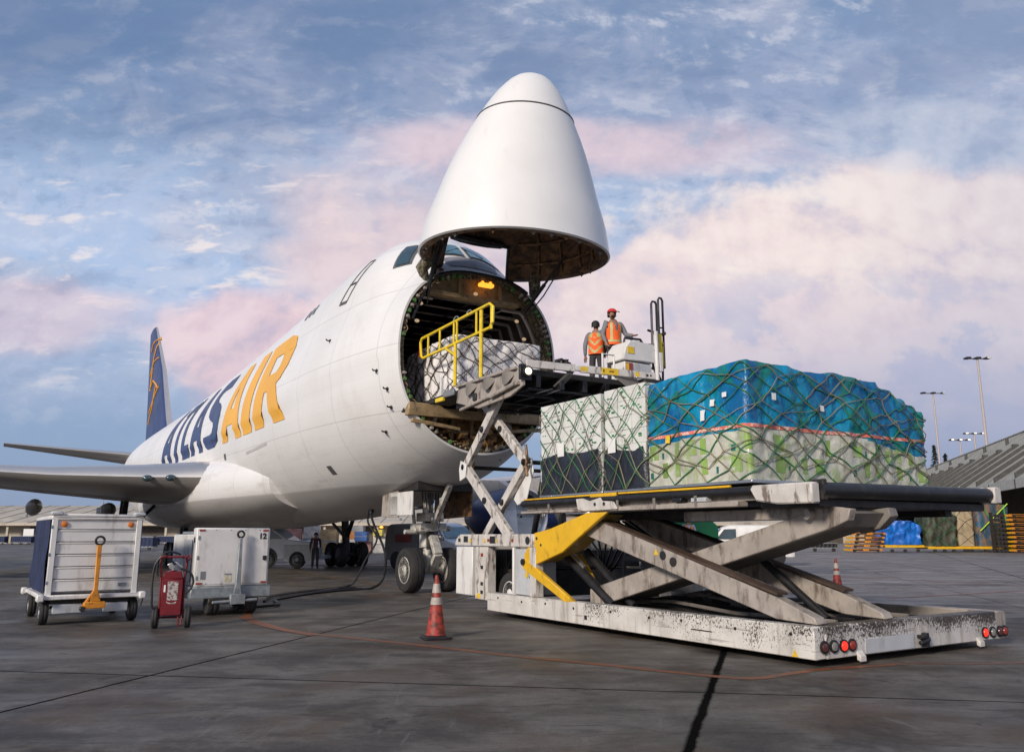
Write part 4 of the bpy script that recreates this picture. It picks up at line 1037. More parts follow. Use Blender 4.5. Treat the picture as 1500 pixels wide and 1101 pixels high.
# blue-tarped load at the outer end of the platform
PZ = 2.30
LB, lo_ = fthing('blue_netted_load', 'large netted cargo load under a bright blue tarpaulin with a pink tape band', 'cargo load', 12.9, .15, PZ)
def topB(s, t):
    z = 4.03+.06*(s-12.9)*.3
    for tt, dz in ((.2, .02), (1.12, .09), (1.50, .12), (1.80, .08), (2.02, .10)): z -= dz/(1+math.exp(-(t-tt)*45))
    for tt, dz in ((-.9, .03), (-.1, -.04), (.6, .035)): z -= dz/(1+math.exp(-(t-tt)*45))
    return z-.04*max(0, (12.6-s))+.02*noise.noise(Vector((s*4, t*4, 2)))
sideB, capB, perB = drape(11.9, 14.0, -1.95, 2.22, PZ+.05, topB, .045, 3.1, rc=.05, fold=4.5)
def matB(c):
    zb_ = 3.10 if c.x < 13.9 else 3.10
    if c.x > 13.6: zb_ = 3.12-.26*max(0, min(1, (c.y-.2)/1.6))
    if c.x < 13.9: zb_ = 3.06-.03*(13.9-c.x)
    return 0 if c.z > zb_ else 1
mbB = MB().grid(lambda u_, v_: sideB(u_, v_), 360, 56, matB)
rnd = random.Random(5); gB = mat('green_crate_print', (.22, .35, .08), .3, var=.3, dirt=(.42, .46, .32), dirt_amt=.8, scale=3); tB = mat('teal_crate_print', (.02, .14, .12), .4, var=.2)
for i in range(44):
    u0 = i/44+.004
    for q_, z_ in enumerate((2.47, 2.77)):
        if rnd.random() < .22: continue
        k_ = (i*7+q_*3) % 5 == 0; wd = .0165 if not k_ else .006; hh = .10 if k_ else .235
        mbB.grid(lambda a, b_: sideB(u0+a*wd*(.55 if i % 3 else 1), (z_+b_*hh-PZ-.05)/1.7, .004), 3, 3, 3 if k_ else 2)
mbB.build('tarpaulin', [tarpblue, wraplow, gB, tB], LB, lo_, sharp=80, fix=False)
MB().grid(capB, 24, 40).build('tarpaulin_top', tarpblue, LB, lo_, sharp=80)
def v_at(z, u_): p = sideB(u_, .5); zt = topB(p.x, p.y); return (z-PZ-.05)/(zt-PZ-.05)
tape = MB().grid(lambda u_, v_: sideB(u_, v_at(3.085+.05*v_, u_), .012), 200, 1); tape.build('tape_band', tapepink, LB, lo_)
nuB = 38
net(lambda a, b_: sideB(a/nuB, min(b_/8, .985), .022), nuB, 8, .0085, netgreen, LB, lo_, seed=4, mats2=nettan, jit=.3)
net(lambda a, b_: capB(min(max(a/8, 0), 1), min(max(b_/12, 0), 1))+Vector((0, 0, .03)), 8, 12, .0085, netgreen, LB, lo_, seed=9, closed=False)
net(lambda a, b_: sideB(a/24+.02, min(.12+b_/6*.85, .97), .03), 24, 6, .007, nettan, LB, lo_, seed=12, jit=.45)
palletbase(11.85, 14.05, -1.98, 2.25, PZ, LB, lo_)
for u_, z_, h_ in ((.115, 3.45, .10), (.10, 3.25, .16), (.135, 3.55, .07), (.205, 3.5, .1), (.29, 3.42, .09)):
    v0 = v_at(z_, u_); v1 = v_at(z_+h_, u_)
    MB().grid(lambda a, b_: sideB(u_+a*.007, v0+(v1-v0)*b_, .04), 2, 2).build('paper_tag', label_w, LB, lo_)
u_ = .035; MB().grid(lambda a, b_: sideB(u_+a*.008, v_at(3.0, u_)*(1-b_)+v_at(3.12, u_)*b_, .04), 2, 2).build('paper_tag', signyel, LB, lo_)
# green and teal crate prints show through the lower wrap (part of its surface)
# white carton load behind it
def cartonload(name, label, s0, s1, t0, t1, ztop, zbl, seed, parent_z=PZ):
    T, off = fthing(name, label, 'cargo load', (s0+s1)/2, (t0+t1)/2, parent_z)
    rnd = random.Random(seed); cb = MB(); gp = MB(); ns = max(2, round((s1-s0)/.42)); ntt = max(2, round((t1-t0)/.45)); nz = 7
    ds, dt, dz = (s1-s0)/ns, (t1-t0)/ntt, (ztop-parent_z-.06)/nz
    for a in range(ns):
        for b_ in range(ntt):
            if 0 < a < ns-1 and 0 < b_ < ntt-1: continue
            for c_ in range(nz):
                j = lambda: rnd.uniform(-.012, .012)
                x0, x1 = s0+a*ds+.004+j()*.3, s0+(a+1)*ds-.004+j()*.3; y0, y1 = t0+b_*dt+.004, t0+(b_+1)*dt-.004; yy = j(); xx = j()
                z0, z1 = parent_z+.06+c_*dz, parent_z+.06+(c_+1)*dz-.006
                cb.box(x0+xx, x1+xx, y0+yy, y1+yy, z0, z1)
                if b_ == 0:
                    for q in range(rnd.randint(2, 4)):
                        xq = rnd.uniform(x0+.04, x1-.12); zq = rnd.uniform(z0+.03, z1-.06); cb.box(xq+xx, xq+xx+rnd.uniform(.03, .09), y0+yy-.002, y0+yy+.004, zq, zq+rnd.uniform(.015, .04), 1)
                if a == ns-1:
                    for q in range(rnd.randint(1, 3)):
                        yq = rnd.uniform(y0+.04, y1-.12); zq = rnd.uniform(z0+.03, z1-.06); cb.box(x1+xx-.004, x1+xx+.002, yq+yy, yq+yy+rnd.uniform(.03, .09), zq, zq+rnd.uniform(.015, .04), 1)
    cb.box(s0+.05, s1-.05, t0+.05, t1-.05, parent_z+.05, ztop-.02)
    cb.build('carton_stack', [MATS.get('white_carton') or mat('white_carton', (.66, .67, .64), .55, var=.08, dirt=(.35, .36, .32), dirt_amt=.5, scale=5), MATS.get('green_print') or mat('green_print', (.03, .20, .08), .5, var=.3)], T, off)
    sd, cp_, per = drape(s0, s1, t0, t1, parent_z+.05, lambda s, t: zbl+.03*sin(s*5+seed)+.03*noise.noise(Vector((s*3, t*3, 0))), .02, seed)
    MB().grid(lambda u_, v_: sd(u_, v_, .03), 90, 8).build('black_wrap', wrapblack, T, off, sharp=80)
    sd2, _, per = drape(s0, s1, t0, t1, parent_z+.05, lambda s, t: ztop, .012, seed)
    nu = 2*round(per/.5/1.0*.9); nu += nu % 2
    net(lambda a, b_: sd2(a/nu, min(b_/6, .99), .045), nu, 6, .0075, netgreen, T, off, seed=seed, jit=.33)
    net(lambda a, b_: sd2(a/nu+.013, min(b_/5, .99), .05), nu, 5, .007, nettan, T, off, seed=seed+3, jit=.4)
    palletbase(s0-.03, s1+.03, t0-.03, t1+.03, parent_z, T, off)
    MB().box(s0+.6*(s1-s0)-.5, s0+.6*(s1-s0)-.3, t0-.06, t0-.05, zbl-.05, zbl+.2).build('paper_tag', label_w, T, off)
    return T
cartonload('netted_carton_load', 'white carton stack with green print and black wrap, beside the scissor lift arms', 8.72, 10.62, -1.9, 1.5, 4.06, 3.08, 11)
cartonload('netted_carton_load', 'narrow white carton stack wrapped black below, touching the blue tarpaulin load', 10.72, 11.8, -1.9, 1.5, 4.08, 3.02, 17)

# load going through the nose door
LW, lo2 = fthing('white_netted_load', 'white plastic wrapped load under dark netting in the open aircraft nose', 'cargo load', 2.6, 0, 5.02)
def topW(s, t): return 6.55-.35/(1+math.exp((s-1.3)*5))+.10*max(0, -t-.6)*0
sideW, capW, perW = drape(.9, 4.25, -1.45, 1.12, 5.08, topW, .07, 8.2)
MB().grid(lambda u_, v_: sideW(u_, v_), 150, 24).build('plastic_wrap', wrapwhite, LW, lo2, sharp=80)
MB().grid(capW, 20, 20).build('plastic_wrap_top', wrapwhite, LW, lo2, sharp=80)
nw = 34
net(lambda a, b_: sideW(a/nw, min(b_/6, .985), .025), nw, 6, .010, netdark, LW, lo2, seed=21, jit=.38)
net(lambda a, b_: sideW(a/nw+.01, min(b_/5, .985), .03), nw, 5, .009, netdark, LW, lo2, seed=24, jit=.42)
palletbase(.85, 4.3, -1.48, 1.15, 5.02, LW, lo2)

# ============================================================ CARGO LOADER
LD, LO = fthing('cargo_loader', 'long white and yellow scissor lift cargo loader with its rear platform half lowered', 'cargo loader', 10.5, 0, 0)
def L(mb, name, m, bevel=.008, parent=None, **k): return mb.build(name, m, parent or LD, LO, bevel=bevel, **k)
# chassis
ch = MB().prism([(7.06, .11), (15.02, .10), (15.02, .49), (7.06, .46)], -2.13, -1.93)
L(ch, 'chassis_side_beam', whitechip, .012)
L(MB().prism([(7.06, .11), (15.02, .10), (15.02, .49), (7.06, .46)], 1.93, 2.2), 'chassis_side_beam', beige, .012)
rbm = MB().box(14.78, 15.03, -1.925, 1.925, .10, .492); L(rbm, 'rear_bumper', whiterear, .015)
L(MB().box(15.03, 15.045, -1.18, -.14, .115, .30), 'number_plate', ltgrey, .004)
fl = MB().box(7.1, 14.78, -1.92, 1.92, .17, .21)
for s_ in (8.2, 9.4, 10.6, 11.8, 13.0, 14.2): fl.box(s_-.08, s_+.08, -1.92, 1.92, .212, .33)
for t_ in (-1.2, -.75, .2, .8, 1.4): fl.box(9.0, 14.7, t_-.05, t_+.05, .335, .40)
L(fl, 'chassis_floor', darkmetal)
for t_, zc, lit in ((-1.97, .245, 0), (-1.79, .245, 2), (-1.60, .24, 1), (-1.44, .24, 3), (1.58, .215, 1), (1.78, .21, 2), (1.97, .21, 0), (2.10, .21, 3)):
    if abs(t_) < 2.0 or True:
        f = MB().lathe([(.0, 15.03), (.080, 15.03), (.080, 15.05), (.064, 15.055), (.058, 15.045), (.0, 15.045)], (0, t_, zc), (1, 0, 0), 20)
        o = L(f, 'tail_light', blackst, 0)
        MB().lathe([(.056, 15.046), (.05, 15.06), (.0, 15.066)], (0, t_, zc), (1, 0, 0), 18).build('tail_light_lens', [lensdk, lampred, lensgr, redrefl][lit], o, LO)
for t_ in (-1.30, 1.40):
    L(MB().prism([(15.03, .05), (15.03, .17), (15.09, .10), (15.09, .03)], t_-.06, t_+.06), 'bumper_bracket', whitechip, .01)
L(MB().box(15.03, 15.13, -.06, .02, .24, .28).tube((15.10, -.1, .18), (15.10, .1, .22), .03, 8).box(15.03, 15.1, .04, .12, .12, .3), 'tow_hitch', blackst, .005)
def decal(px, kind, c, t, sz=.07):
    """small sign on the starboard side: c = (s, z)"""
    s_, z_ = c
    if kind == 'tri': MB().prism([(s_-sz, z_-sz*.8), (s_+sz, z_-sz*.8), (s_, z_+sz)], t-.006, t-.002).build('warning_triangle', signyel, LD, LO)
    elif kind == 'dot': MB().lathe([(.0, 0), (sz, 0), (sz, .004), (0, .004)], (s_, t-.002, z_), (0, -1, 0), 18).build('round_sticker', px, LD, LO)
    else: MB().box(s_-sz, s_+sz, t-.006, t-.002, z_-sz*.7, z_+sz*.7).build('sticker', px, LD, LO)
decal(0, 'tri', (14.72, .15), -2.13, .05)
# front cab frame
fr = MB().prism([(5.62, 1.38), (8.81, 1.38), (8.81, 1.62), (5.85, 1.62), (5.70, 1.52)], -2.14, -1.98)
L(fr, 'upper_frame_beam', whiteworn, .012)
L(MB().box(5.68, 6.40, -2.12, -1.55, .36, 1.36), 'side_cabinet', white, .015)
L(MB().box(6.50, 7.02, -2.10, -1.9, .30, 1.37), 'frame_post', whiteworn, .01)
for z_ in (1.20, .95, .62, .45): decal(signblk if z_ < 1 else redrefl, 'box', (6.78, z_), -2.10, .05)
decal(signyel, 'box', (6.65, .37), -2.10, .07)
L(MB().box(8.00, 8.06, -2.12, -1.95, .47, 1.37), 'frame_post', white, .01)
L(MB().box(8.08, 8.62, -2.08, -1.5, .48, 1.34), 'control_cabinet', ltgrey, .012)
L(MB().box(8.64, 8.85, -2.13, -1.95, .47, 1.375), 'frame_post', whiteworn, .01)
decal(signyel, 'dot', (8.48, .86), -2.085, .055); decal(redrefl, 'dot', (8.60, .93), -2.085, .035); decal(signblk, 'dot', (8.60, .82), -2.085, .035)
decal(signblk, 'box', (5.86, 1.50), -2.145, .05); decal(signblk, 'box', (6.15, 1.52), -2.145, .09); decal(signyel, 'tri', (6.36, 1.5), -2.145, .05); decal(signyel, 'tri', (6.95, 1.5), -2.145, .05)
decal(redrefl, 'box', (7.12, 1.5), -2.145, .04); decal(signblk, 'box', (7.28, 1.51), -2.145, .10); decal(signyel, 'tri', (7.45, 1.5), -2.145, .04); decal(redrefl, 'dot', (8.05, 1.5), -2.145, .035); decal(signblk, 'dot', (8.6, 1.5), -2.145, .075)
in_ = MB().box(6.4, 8.0, -1.5, 1.9, .4, .9).box(5.7, 6.6, -1.4, 1.9, .35, 1.3).box(7.05, 7.9, -1.2, 1.2, .95, 1.3)
for i in range(5): in_.tube((6.6+i*.3, -1.6, .5+.1*i), (6.7+i*.25, -1.2, 1.3), .035, 6)
L(in_, 'engine_bay', darkmetal, .02)
wheel('drive_wheel', (7.55, -1.78, .44), .44, .30, LD, white, off=LO); wheel('drive_wheel', (7.55, 1.78, .44), .44, .30, LD, white, off=LO)
L(MB().box(5.72, 8.8, 1.85, 2.1, .35, 1.6), 'port_side_body', whiteworn, .02)
L(MB().box(5.7, 5.95, -1.5, 1.8, .35, 1.58), 'front_body', whiteworn, .02)
L(MB().box(6.0, 8.8, -1.94, -1.84, 1.45, 1.58), 'frame_rail', beige, .01)
# front two-stage scissor
def arm(p, q, w, h, nm='scissor_arm', m=None, knob=True, grow=.0):
    b_ = MB(); P_, Q_ = Vector(p), Vector(q); b_.beam(P_, Q_, w, h)
    o = L(b_, nm, m or whiteworn, .012)
    if knob:
        k_ = MB()
        for e in (P_, (P_+Q_)/2, Q_): k_.lathe([(.0, 0), (.07, 0), (.07, .035), (.05, .045), (0, .045)], (e.x, e.y-w/2, e.z), (0, -1, 0), 14)
        k_.build('pivot_pin', blackst, o, LO)
    return o
for t_, dt in ((-1.55, .0), (1.35, 0)):
    arm((6.90, t_-.1, 4.72), (5.22, t_-.1, 3.14), .13, .20); arm((5.55, t_+.1, 4.70), (7.50, t_+.1, 3.10), .13, .20)
    arm((5.22, t_-.1, 3.14), (7.20, t_-.1, 1.55), .13, .22); arm((7.50, t_+.1, 3.10), (5.72, t_+.1, 1.50), .13, .18)
    L(MB().prism([(7.56, 3.2), (7.35, 3.12), (6.85, 2.35), (7.0, 2.22), (7.35, 2.32), (7.62, 2.9)], t_+.18, t_+.21), 'arm_gusset', white, .01)
    L(MB().prism([(5.12, 3.3), (5.05, 3.1), (5.1, 2.82), (5.35, 2.9), (5.4, 3.2)], t_-.2, t_-.17), 'arm_gusset', white, .01)
    cy = MB()
    for e in ((5.22, 3.14), (7.5, 3.10)):
        cy.path([(e[0]+.12, t_, e[1]+.35), (e[0]+.17, t_, e[1]+.1), (e[0]+.1, t_+.02, e[1]-.1), (e[0]+.18, t_, e[1]-.3)], .03, 6)
    cy.build('arm_hose', brownint, LD, LO)
L(MB().tube((5.22, -1.7, 3.14), (5.22, 1.5, 3.14), .045, 10), 'cross_shaft', darkmetal); L(MB().tube((7.5, -1.5, 3.1), (7.5, 1.5, 3.1), .045, 10), 'cross_shaft', darkmetal)
L(MB().tube((6.0, -.3, 1.6), (6.8, -.3, 4.1), .07, 12), 'lift_cylinder', blackst); L(MB().tube((6.0, .4, 1.6), (6.8, .4, 4.1), .07, 12), 'lift_cylinder', blackst)
# bridge platform (raised)
BZ = 4.98
def bz(t): return 0.
bd = MB().box(4.4, 8.0, -1.75, 1.75, 4.86, 4.98)
for q in range(12): bd.tube((4.6+q*.29, -1.6, 4.995), (4.6+q*.29, 1.55, 4.995), .03, 8)
L(bd, 'bridge_deck', darkmetal)
ub = MB()
for t_ in (-1.5, -.9, -.3, .3, .9, 1.5): ub.box(4.5, 8.05, t_-.06, t_+.06, 4.60, 4.855)
for s_ in (5.0, 6.1, 7.2, 7.9): ub.box(s_-.06, s_+.06, -1.7, 1.7, 4.56, 4.60)
rnd = random.Random(2)
for q in range(12):
    a = rnd.uniform(4.8, 7.8); ub.path([(a, -1.6+q*.25, 4.55), (a+.2, -1.5+q*.25, 4.48), (a+.6, -1.3+q*.2, 4.55)], .025, 5)
L(ub, 'bridge_underframe', blackst)
# starboard side panel with scooped ribs
sp = MB().prism([(5.2, 4.62), (6.25, 4.36), (7.6, 4.44), (8.1, 4.60), (8.1, 5.0), (6.6, 5.0), (5.3, 5.0)], -1.92, -1.86)
sp.prism([(5.3, 4.96), (7.9, 4.96), (7.9, 5.02), (5.3, 5.02)], -2.0, -1.93)
L(sp, 'bridge_side_panel', beige, .01)
for s_ in (5.6, 6.4, 7.2):
    L(MB().grid(lambda a, b_: (s_+.65*a, -1.98+.34*(a-.5)**2*2-.04, 5.0-.30*b_*sin(pi*min(1, a*1.15)*.87)-.02), 8, 4), 'side_scoop', beigedk, 0)
L(MB().tube((5.5, -1.96, 4.42), (8.0, -1.96, 4.66), .04, 8).tube((6.9, -1.98, 4.52), (7.9, -1.98, 4.66), .05, 8), 'side_rail_tube', beige, 0)
L(MB().box(6.05, 6.2, -1.965, -1.93, 4.55, 4.72), 'panel_socket', signblk, .01)
# rear edge beam of bridge: slightly skewed so it climbs aside to the operator's stand
def RB(u_): return Vector((8.13+.40*u_, -1.86+3.12*u_, 5.05-.02*u_))
seg_ = MB()
for a, b_ in ((0, .36), (.36, .40), (.40, 1.0)):
    pa, pb = RB(a), RB(b_); h_ = .155 if b_ != .40 else .10
    seg_.beam(pa, pb, .07, h_)
L(seg_, 'bridge_rear_beam', whiteworn, .01)
dirb = (RB(1)-RB(0)).normalized(); nb = Vector((dirb.y, -dirb.x, 0))
def onrb(u_, w, h, m, name='sticker', z=0):
    p = RB(u_)+nb*.038; MB().beam(p+Vector((0, 0, z)), p+dirb*w+Vector((0, 0, z)), .004, h).build(name, m, LD, LO)
onrb(.40, .16, .10, signyel, 'warning_triangle'); onrb(.56, .42, .14, signyel, 'warning_plate'); onrb(.57, .05, .08, signblk); onrb(.62, .12, .04, redrefl); onrb(.83, .10, .10, signyel, 'warning_triangle'); onrb(.92, .05, .05, signblk); onrb(.95, .04, .04, signblk)
for u_, dz in ((0.0, -.18), (1.03, -.27)):
    p = RB(u_)+nb*.06+Vector((0, 0, dz)); o = L(MB().lathe([(.0, -.1), (.09, -.1), (.115, 0), (.115, .05), (.10, .055)], p, nb, 18).box(p.x-.12, p.x-.05, p.y-.14, p.y+.14, p.z-.16, p.z+.16), 'floodlight', blackst, .006)
    MB().lathe([(.082, .05), (.06, .07), (0, .08)], p, nb, 16).build('floodlight_lens', lampw, o, LO)
L(MB().beam(RB(.35)+Vector((-.1, 0, -.1)), RB(.30)+Vector((-.4, 0, -.36)), .25, .05), 'corner_gusset', beigedk, .01)
L(MB().prism([(-.1, 0), (.55, 0), (.9, -.42), (.8, -.5)], 0, .04, 'x', M=Matrix.Translation((8.36, .3, 4.96))), 'corner_gusset', beigedk, .01)
L(MB().tube((8.5, 1.02, 4.7), (8.5, 1.02, 4.25), .045, 8).tube((8.4, .35, 4.7), (8.45, .85, 4.3), .05, 8), 'support_leg', blackst, 0)
L(MB().box(8.0, 8.55, .95, 1.55, 4.62, 4.96), 'lamp_box', darkmetal, .02)
# starboard hand rail, folded out over the side
rl = MB(); s0, s1, z0, z1 = 3.17, 6.83, 6.05, 6.56
pts_ = [(s0+.15, -1.9, z0), (s1-.12, -1.9, z0+.06), (s1, -1.9, z0+.16), (s1+.02, -1.9, z1), (s1-.12, -1.9, z1+.1), (s0+.05, -1.9, z1+.02), (s0-.03, -1.9, z1-.08), (s0+.04, -1.9, z0+.06)]
rl.path(pts_, .036, 8, closed=True)
for s_ in (3.6, 4.25, 5.0, 5.15, 6.1, 6.78): rl.tube((s_, -1.9, z0+.02), (s_, -1.9, z1+.05), .028, 8)
rl.tube((5.08, -1.9, 6.1), (5.08, -1.9, 5.05), .045, 8).tube((6.32, -1.9, 6.6), (6.32, -1.9, 5.05), .045, 8).beam((4.6, -1.9, 6.05), (5.08, -1.9, 5.8), .05, .05)
L(rl, 'hand_rail', yellowlt, 0)
for s_ in (5.1, 5.75): L(MB().path([(s_+.14*cos(a_*pi/8), -1.9, z1+.06+.12*sin(a_*pi/8)) for a_ in range(9)], .014, 6), 'rail_hoop', chrome, 0)
L(MB().beam((3.10, -1.9, 6.1), (3.12, -1.9, 6.5), .02, .07), 'rail_reflector', redrefl, 0)
# front folding plate seen inside the door
L(MB().box(3.7, 5.3, -1.9, -1.3, 4.80, 4.93), 'front_apron', darkmetal, .01); L(MB().box(4.62, 5.15, -1.98, -1.905, 4.82, 4.98), 'bumper_pad', midgrey, .02); L(MB().box(4.2, 4.6, -1.98, -1.905, 4.76, 4.86), 'edge_marker', yellowlt, .01)
L(MB().box(3.98, 4.06, -1.75, -1.68, 4.9, 5.45), 'guide_post', white, .01)
# operator's stand
L(MB().box(6.3, 8.3, 1.2, 3.1, 4.90, 4.96), 'operator_floor', darkmetal, .01)
cn = MB().prism([(5.35, 4.96), (5.35, 5.9), (5.80, 6.02), (6.55, 5.9), (6.55, 5.2), (6.5, 4.96)], 0, 1, 'y')
def onp(s, t): return (s, t)
# console cabinet stands with its broad side towards the rear
cab = MB().box(7.25, 7.75, 1.05, 1.86, 5.0, 5.50).prism([(.98, 5.53), (1.05, 5.82), (1.20, 6.00), (1.92, 5.98), (1.92, 5.53)], 7.15, 7.80, 'x')
L(cab, 'operator_console', white, .02)
L(MB().box(7.752, 7.762, 1.32, 1.84, 5.1, 5.47), 'console_window', ltgrey, 0); L(MB().box(7.755, 7.77, 1.08, 1.28, 5.05, 5.47), 'console_side_panel', redrefl, 0); L(MB().box(7.772, 7.776, 1.08, 1.16, 5.05, 5.45), 'console_label', signyel, 0)
L(MB().box(7.802, 7.81, 1.10, 1.30, 5.68, 5.84), 'console_label', signyel, 0)
L(MB().box(7.752, 7.78, 1.30, 1.86, 5.0, 5.10), 'console_foot', tan, .01)
jk = MB().path([(7.5, 1.25, 6.0), (7.5, 1.28, 6.12), (7.5, 1.75, 6.14), (7.5, 1.85, 6.02)], .03, 6).tube((7.5, 1.45, 5.98), (7.5, 1.5, 6.16), .03).box(7.4, 7.6, 1.5, 1.75, 5.99, 6.06)
L(jk, 'control_levers', blackst, 0)
rls = MB().path([(7.9, .30, 5.02), (7.9, .30, 5.55), (7.9, .62, 5.55), (7.9, .62, 5.02)], .026, 8)
L(rls, 'low_guard_rail', white, 0)
L(MB().tube((7.8, 1.98, 5.0), (7.8, 1.98, 6.30), .05, 10).box(7.75, 7.85, 2.04, 2.12, 5.35, 5.8), 'tall_post', white, 0)
def frame(t0, t1, z0_, z1_, s_): return [(s_, t0, z0_), (s_, t0, z1_-.06), (s_, t0+.04, z1_), (s_, t1-.04, z1_), (s_, t1, z1_-.06), (s_, t1, z0_)]
gt = MB().path(frame(2.04, 2.20, 5.45, 7.10, 7.6), .028, 6, closed=True); gt.tube((7.6, 2.04, 6.3), (7.6, 2.2, 6.3), .02, 6).tube((7.6, 2.04, 5.9), (7.6, 2.2, 5.9), .02, 6)
L(gt, 'access_gate', blackst, 0)
gt = MB().path(frame(2.44, 2.58, 5.55, 7.30, 7.4), .028, 6, closed=True); gt.tube((7.4, 2.44, 6.55), (7.4, 2.58, 6.55), .02, 6).path([(7.4, 2.52, 5.55), (7.4, 2.52, 5.4), (7.5, 2.42, 5.2)], .028, 6)
L(gt, 'access_gate', blackst, 0)
L(MB().box(7.38, 7.42, 2.50, 2.56, 5.6, 6.2), 'gate_reflector', yellowlt, 0)
L(MB().box(7.5, 7.55, 2.22, 2.40, 5.75, 6.35), 'yellow_panel', yellowlt, .01)
L(MB().tube((7.5, 2.0, 6.40), (7.5, 2.5, 6.34), .03, 8).tube((7.5, 2.0, 6.05), (7.45, 2.5, 6.1), .025, 8), 'gate_crossbar', blackst, 0)
L(MB().tube((7.5, 2.1, 5.48), (7.45, 2.52, 5.60), .035, 8), 'gate_lower_bar', orange, 0)
L(MB().box(7.7, 7.78, 2.0, 2.5, 5.0, 5.06).beam((7.6, 2.1, 5.45), (7.7, 2.2, 5.05), .06, .1), 'gate_bracket', blackst, .01)
L(MB().ball((7.4, 2.60, 6.42), (.05, .06, .05)), 'gate_knob', brownint, 0)
L(MB().box(7.7, 7.9, 2.35, 2.55, 4.98, 5.22), 'corner_box', ltgrey, .02)
# duffel of straps lying on the bridge
sb, sbo = fthing('strap_heap', 'dark heap of cargo straps on the bridge edge', 'straps', 7.9, -.75, 5.03)
hb = MB(); rnd = random.Random(9)
for q in range(9): hb.path([(7.85+rnd.uniform(-.08, .08), -.75+.28*cos(a_*.5+q)*(1-.07*q), 5.04+.02*q+.10*abs(sin(a_*.25))) for a_ in range(13)], .03, 5)
hb.build('strap_coil', darkmetal, sb, sbo)

# main platform
pf_ = MB().box(8.35, 15.0, -1.9, 1.95, 2.06, 2.20)
L(pf_, 'platform_deck', darkmetal)
rr_ = MB()
for q in range(20):
    rr_.tube((8.6+q*.32, -1.85, 2.235), (8.6+q*.32, 1.9, 2.235), .032, 8)
L(rr_, 'platform_roller', blackst, 0)
L(MB().prism([(8.34, 2.0), (13.9, 1.98), (13.9, 2.06), (8.34, 2.05)], -2.13, -1.92).box(8.34, 15.1, -1.99, -1.92, 2.06, 2.16), 'side_channel', beige, .01)
L(MB().tube((8.34, -2.07, 2.19), (14.3, -2.07, 2.185), .065, 14), 'side_bumper_tube', blackst, 0)
L(MB().beam((8.42, -2.09, 2.268), (11.2, -2.09, 2.275), .05, .03).beam((10.55, -2.10, 2.262), (11.25, -2.10, 2.262), .04, .06).beam((11.3, -2.09, 2.272), (13.75, -2.09, 2.262), .05, .032), 'yellow_guide_rail', yellow, .006)
L(MB().beam((8.44, -1.0, 2.30), (8.44, 1.6, 2.30), .05, .05), 'front_stop', blackst, .01)
L(MB().prism([(10.2, 2.22), (10.25, 2.03), (10.45, 2.0), (11.35, 2.02), (11.25, 2.14), (10.95, 2.16), (10.9, 2.22), (10.6, 2.17), (10.4, 2.22)], -2.17, -2.15), 'lift_bracket', whiteworn, .01)
for s_ in (10.75, 11.0): decal(signblk, 'dot', (s_, 2.11), -2.172, .03)
L(MB().prism([(14.15, 2.20), (14.25, 2.04), (14.6, 1.99), (15.16, 1.985), (15.16, 2.25), (14.2, 2.25)], -2.16, -2.0), 'corner_plate', whiteworn, .02)
L(MB().tube((15.12, -1.98, 2.15), (15.12, 1.86, 2.18), .105, 20), 'rear_bumper_tube', blackst, 0)
L(MB().box(14.98, 15.2, -1.98, -1.90, 2.03, 2.29), 'tube_clamp', darkmetal, .01)
L(MB().box(14.99, 15.24, 1.87, 2.05, 2.06, 2.30), 'corner_plate', whiteworn, .015)
L(MB().box(14.1, 15.05, -1.9, 1.9, 1.95, 2.055), 'rear_cross_beam', darkmetal, .01)
for s_ in (9.3, 10.4, 11.3, 12.2, 13.1): L(MB().box(s_-.03, s_+.03, -2.135, -2.13, 2.0, 2.16), 'channel_rib', beigedk, 0)
L(MB().box(12.6, 12.8, -2.14, -2.0, 2.08, 2.14), 'sensor_box', blackst, .01); L(MB().box(13.0, 13.3, -2.135, -2.0, 2.065, 2.13), 'sensor_box', ltgrey, .01)
un = MB()
for t_ in (-1.2, 1.2): un.box(8.5, 14.9, t_-.08, t_+.08, 1.86, 2.0)
L(un, 'platform_underframe', darkmetal)
L(MB().box(12.3, 14.85, -1.62, -1.45, 1.80, 1.955), 'slider_beam', beige, .01)
L(MB().tube((14.72, -1.75, 1.86), (14.72, -1.35, 1.86), .07, 14), 'slider_roller', beige, 0)
# main scissor
for t_, m_ in ((-1.86, beige), (-.50, beige)):
    b_ = MB().prism([(9.6, 1.98), (9.6, 1.78), (9.95, 1.66), (14.3, .52), (14.95, .50), (14.9, .58), (14.3, .80), (10.6, 1.84)], t_-.10, t_+.10)
    o = L(b_, 'main_scissor_arm', m_, .012)
    MB().beam((10.3, t_, 1.925), (14.35, t_, .835), .21, .03).build('arm_top_plate', rustdk, o, LO)
bt = []
sl_ = (1.88-.5)/(14.9-9.8)
for t_, m_ in ((-1.55, beige),):
    b_ = MB().prism([(9.85, .42), (10.1, .38), (15.0, 1.68), (15.25, 1.78), (15.3, 1.92), (14.95, 1.97), (9.85, .66)], t_-.08, t_+.06)
    L(b_, 'main_scissor_arm', m_, .012)
L(MB().prism([(9.9, .50), (10.1, .42), (15.05, 1.70), (15.2, 1.88), (14.95, 1.93), (9.9, .60)], -1.47, -.78), 'arm_web', beigedk, .01)
L(MB().prism([(14.7, 1.90), (14.8, 1.62), (15.1, 1.68), (15.28, 1.84), (15.25, 1.95)], -.78, -.60), 'arm_end_lug', beigedk, .01)
decal(signblk, 'dot', (15.05, 1.82), -.0, .05) if False else None
L(MB().tube((12.4, -1.98, 1.2), (12.4, -.3, 1.2), .07, 12), 'centre_shaft', darkmetal, 0)
decal(0, 'tri', (12.02, 1.335), -1.963, .055); decal(signblk, 'dot', (12.17, 1.29), -1.963, .07)
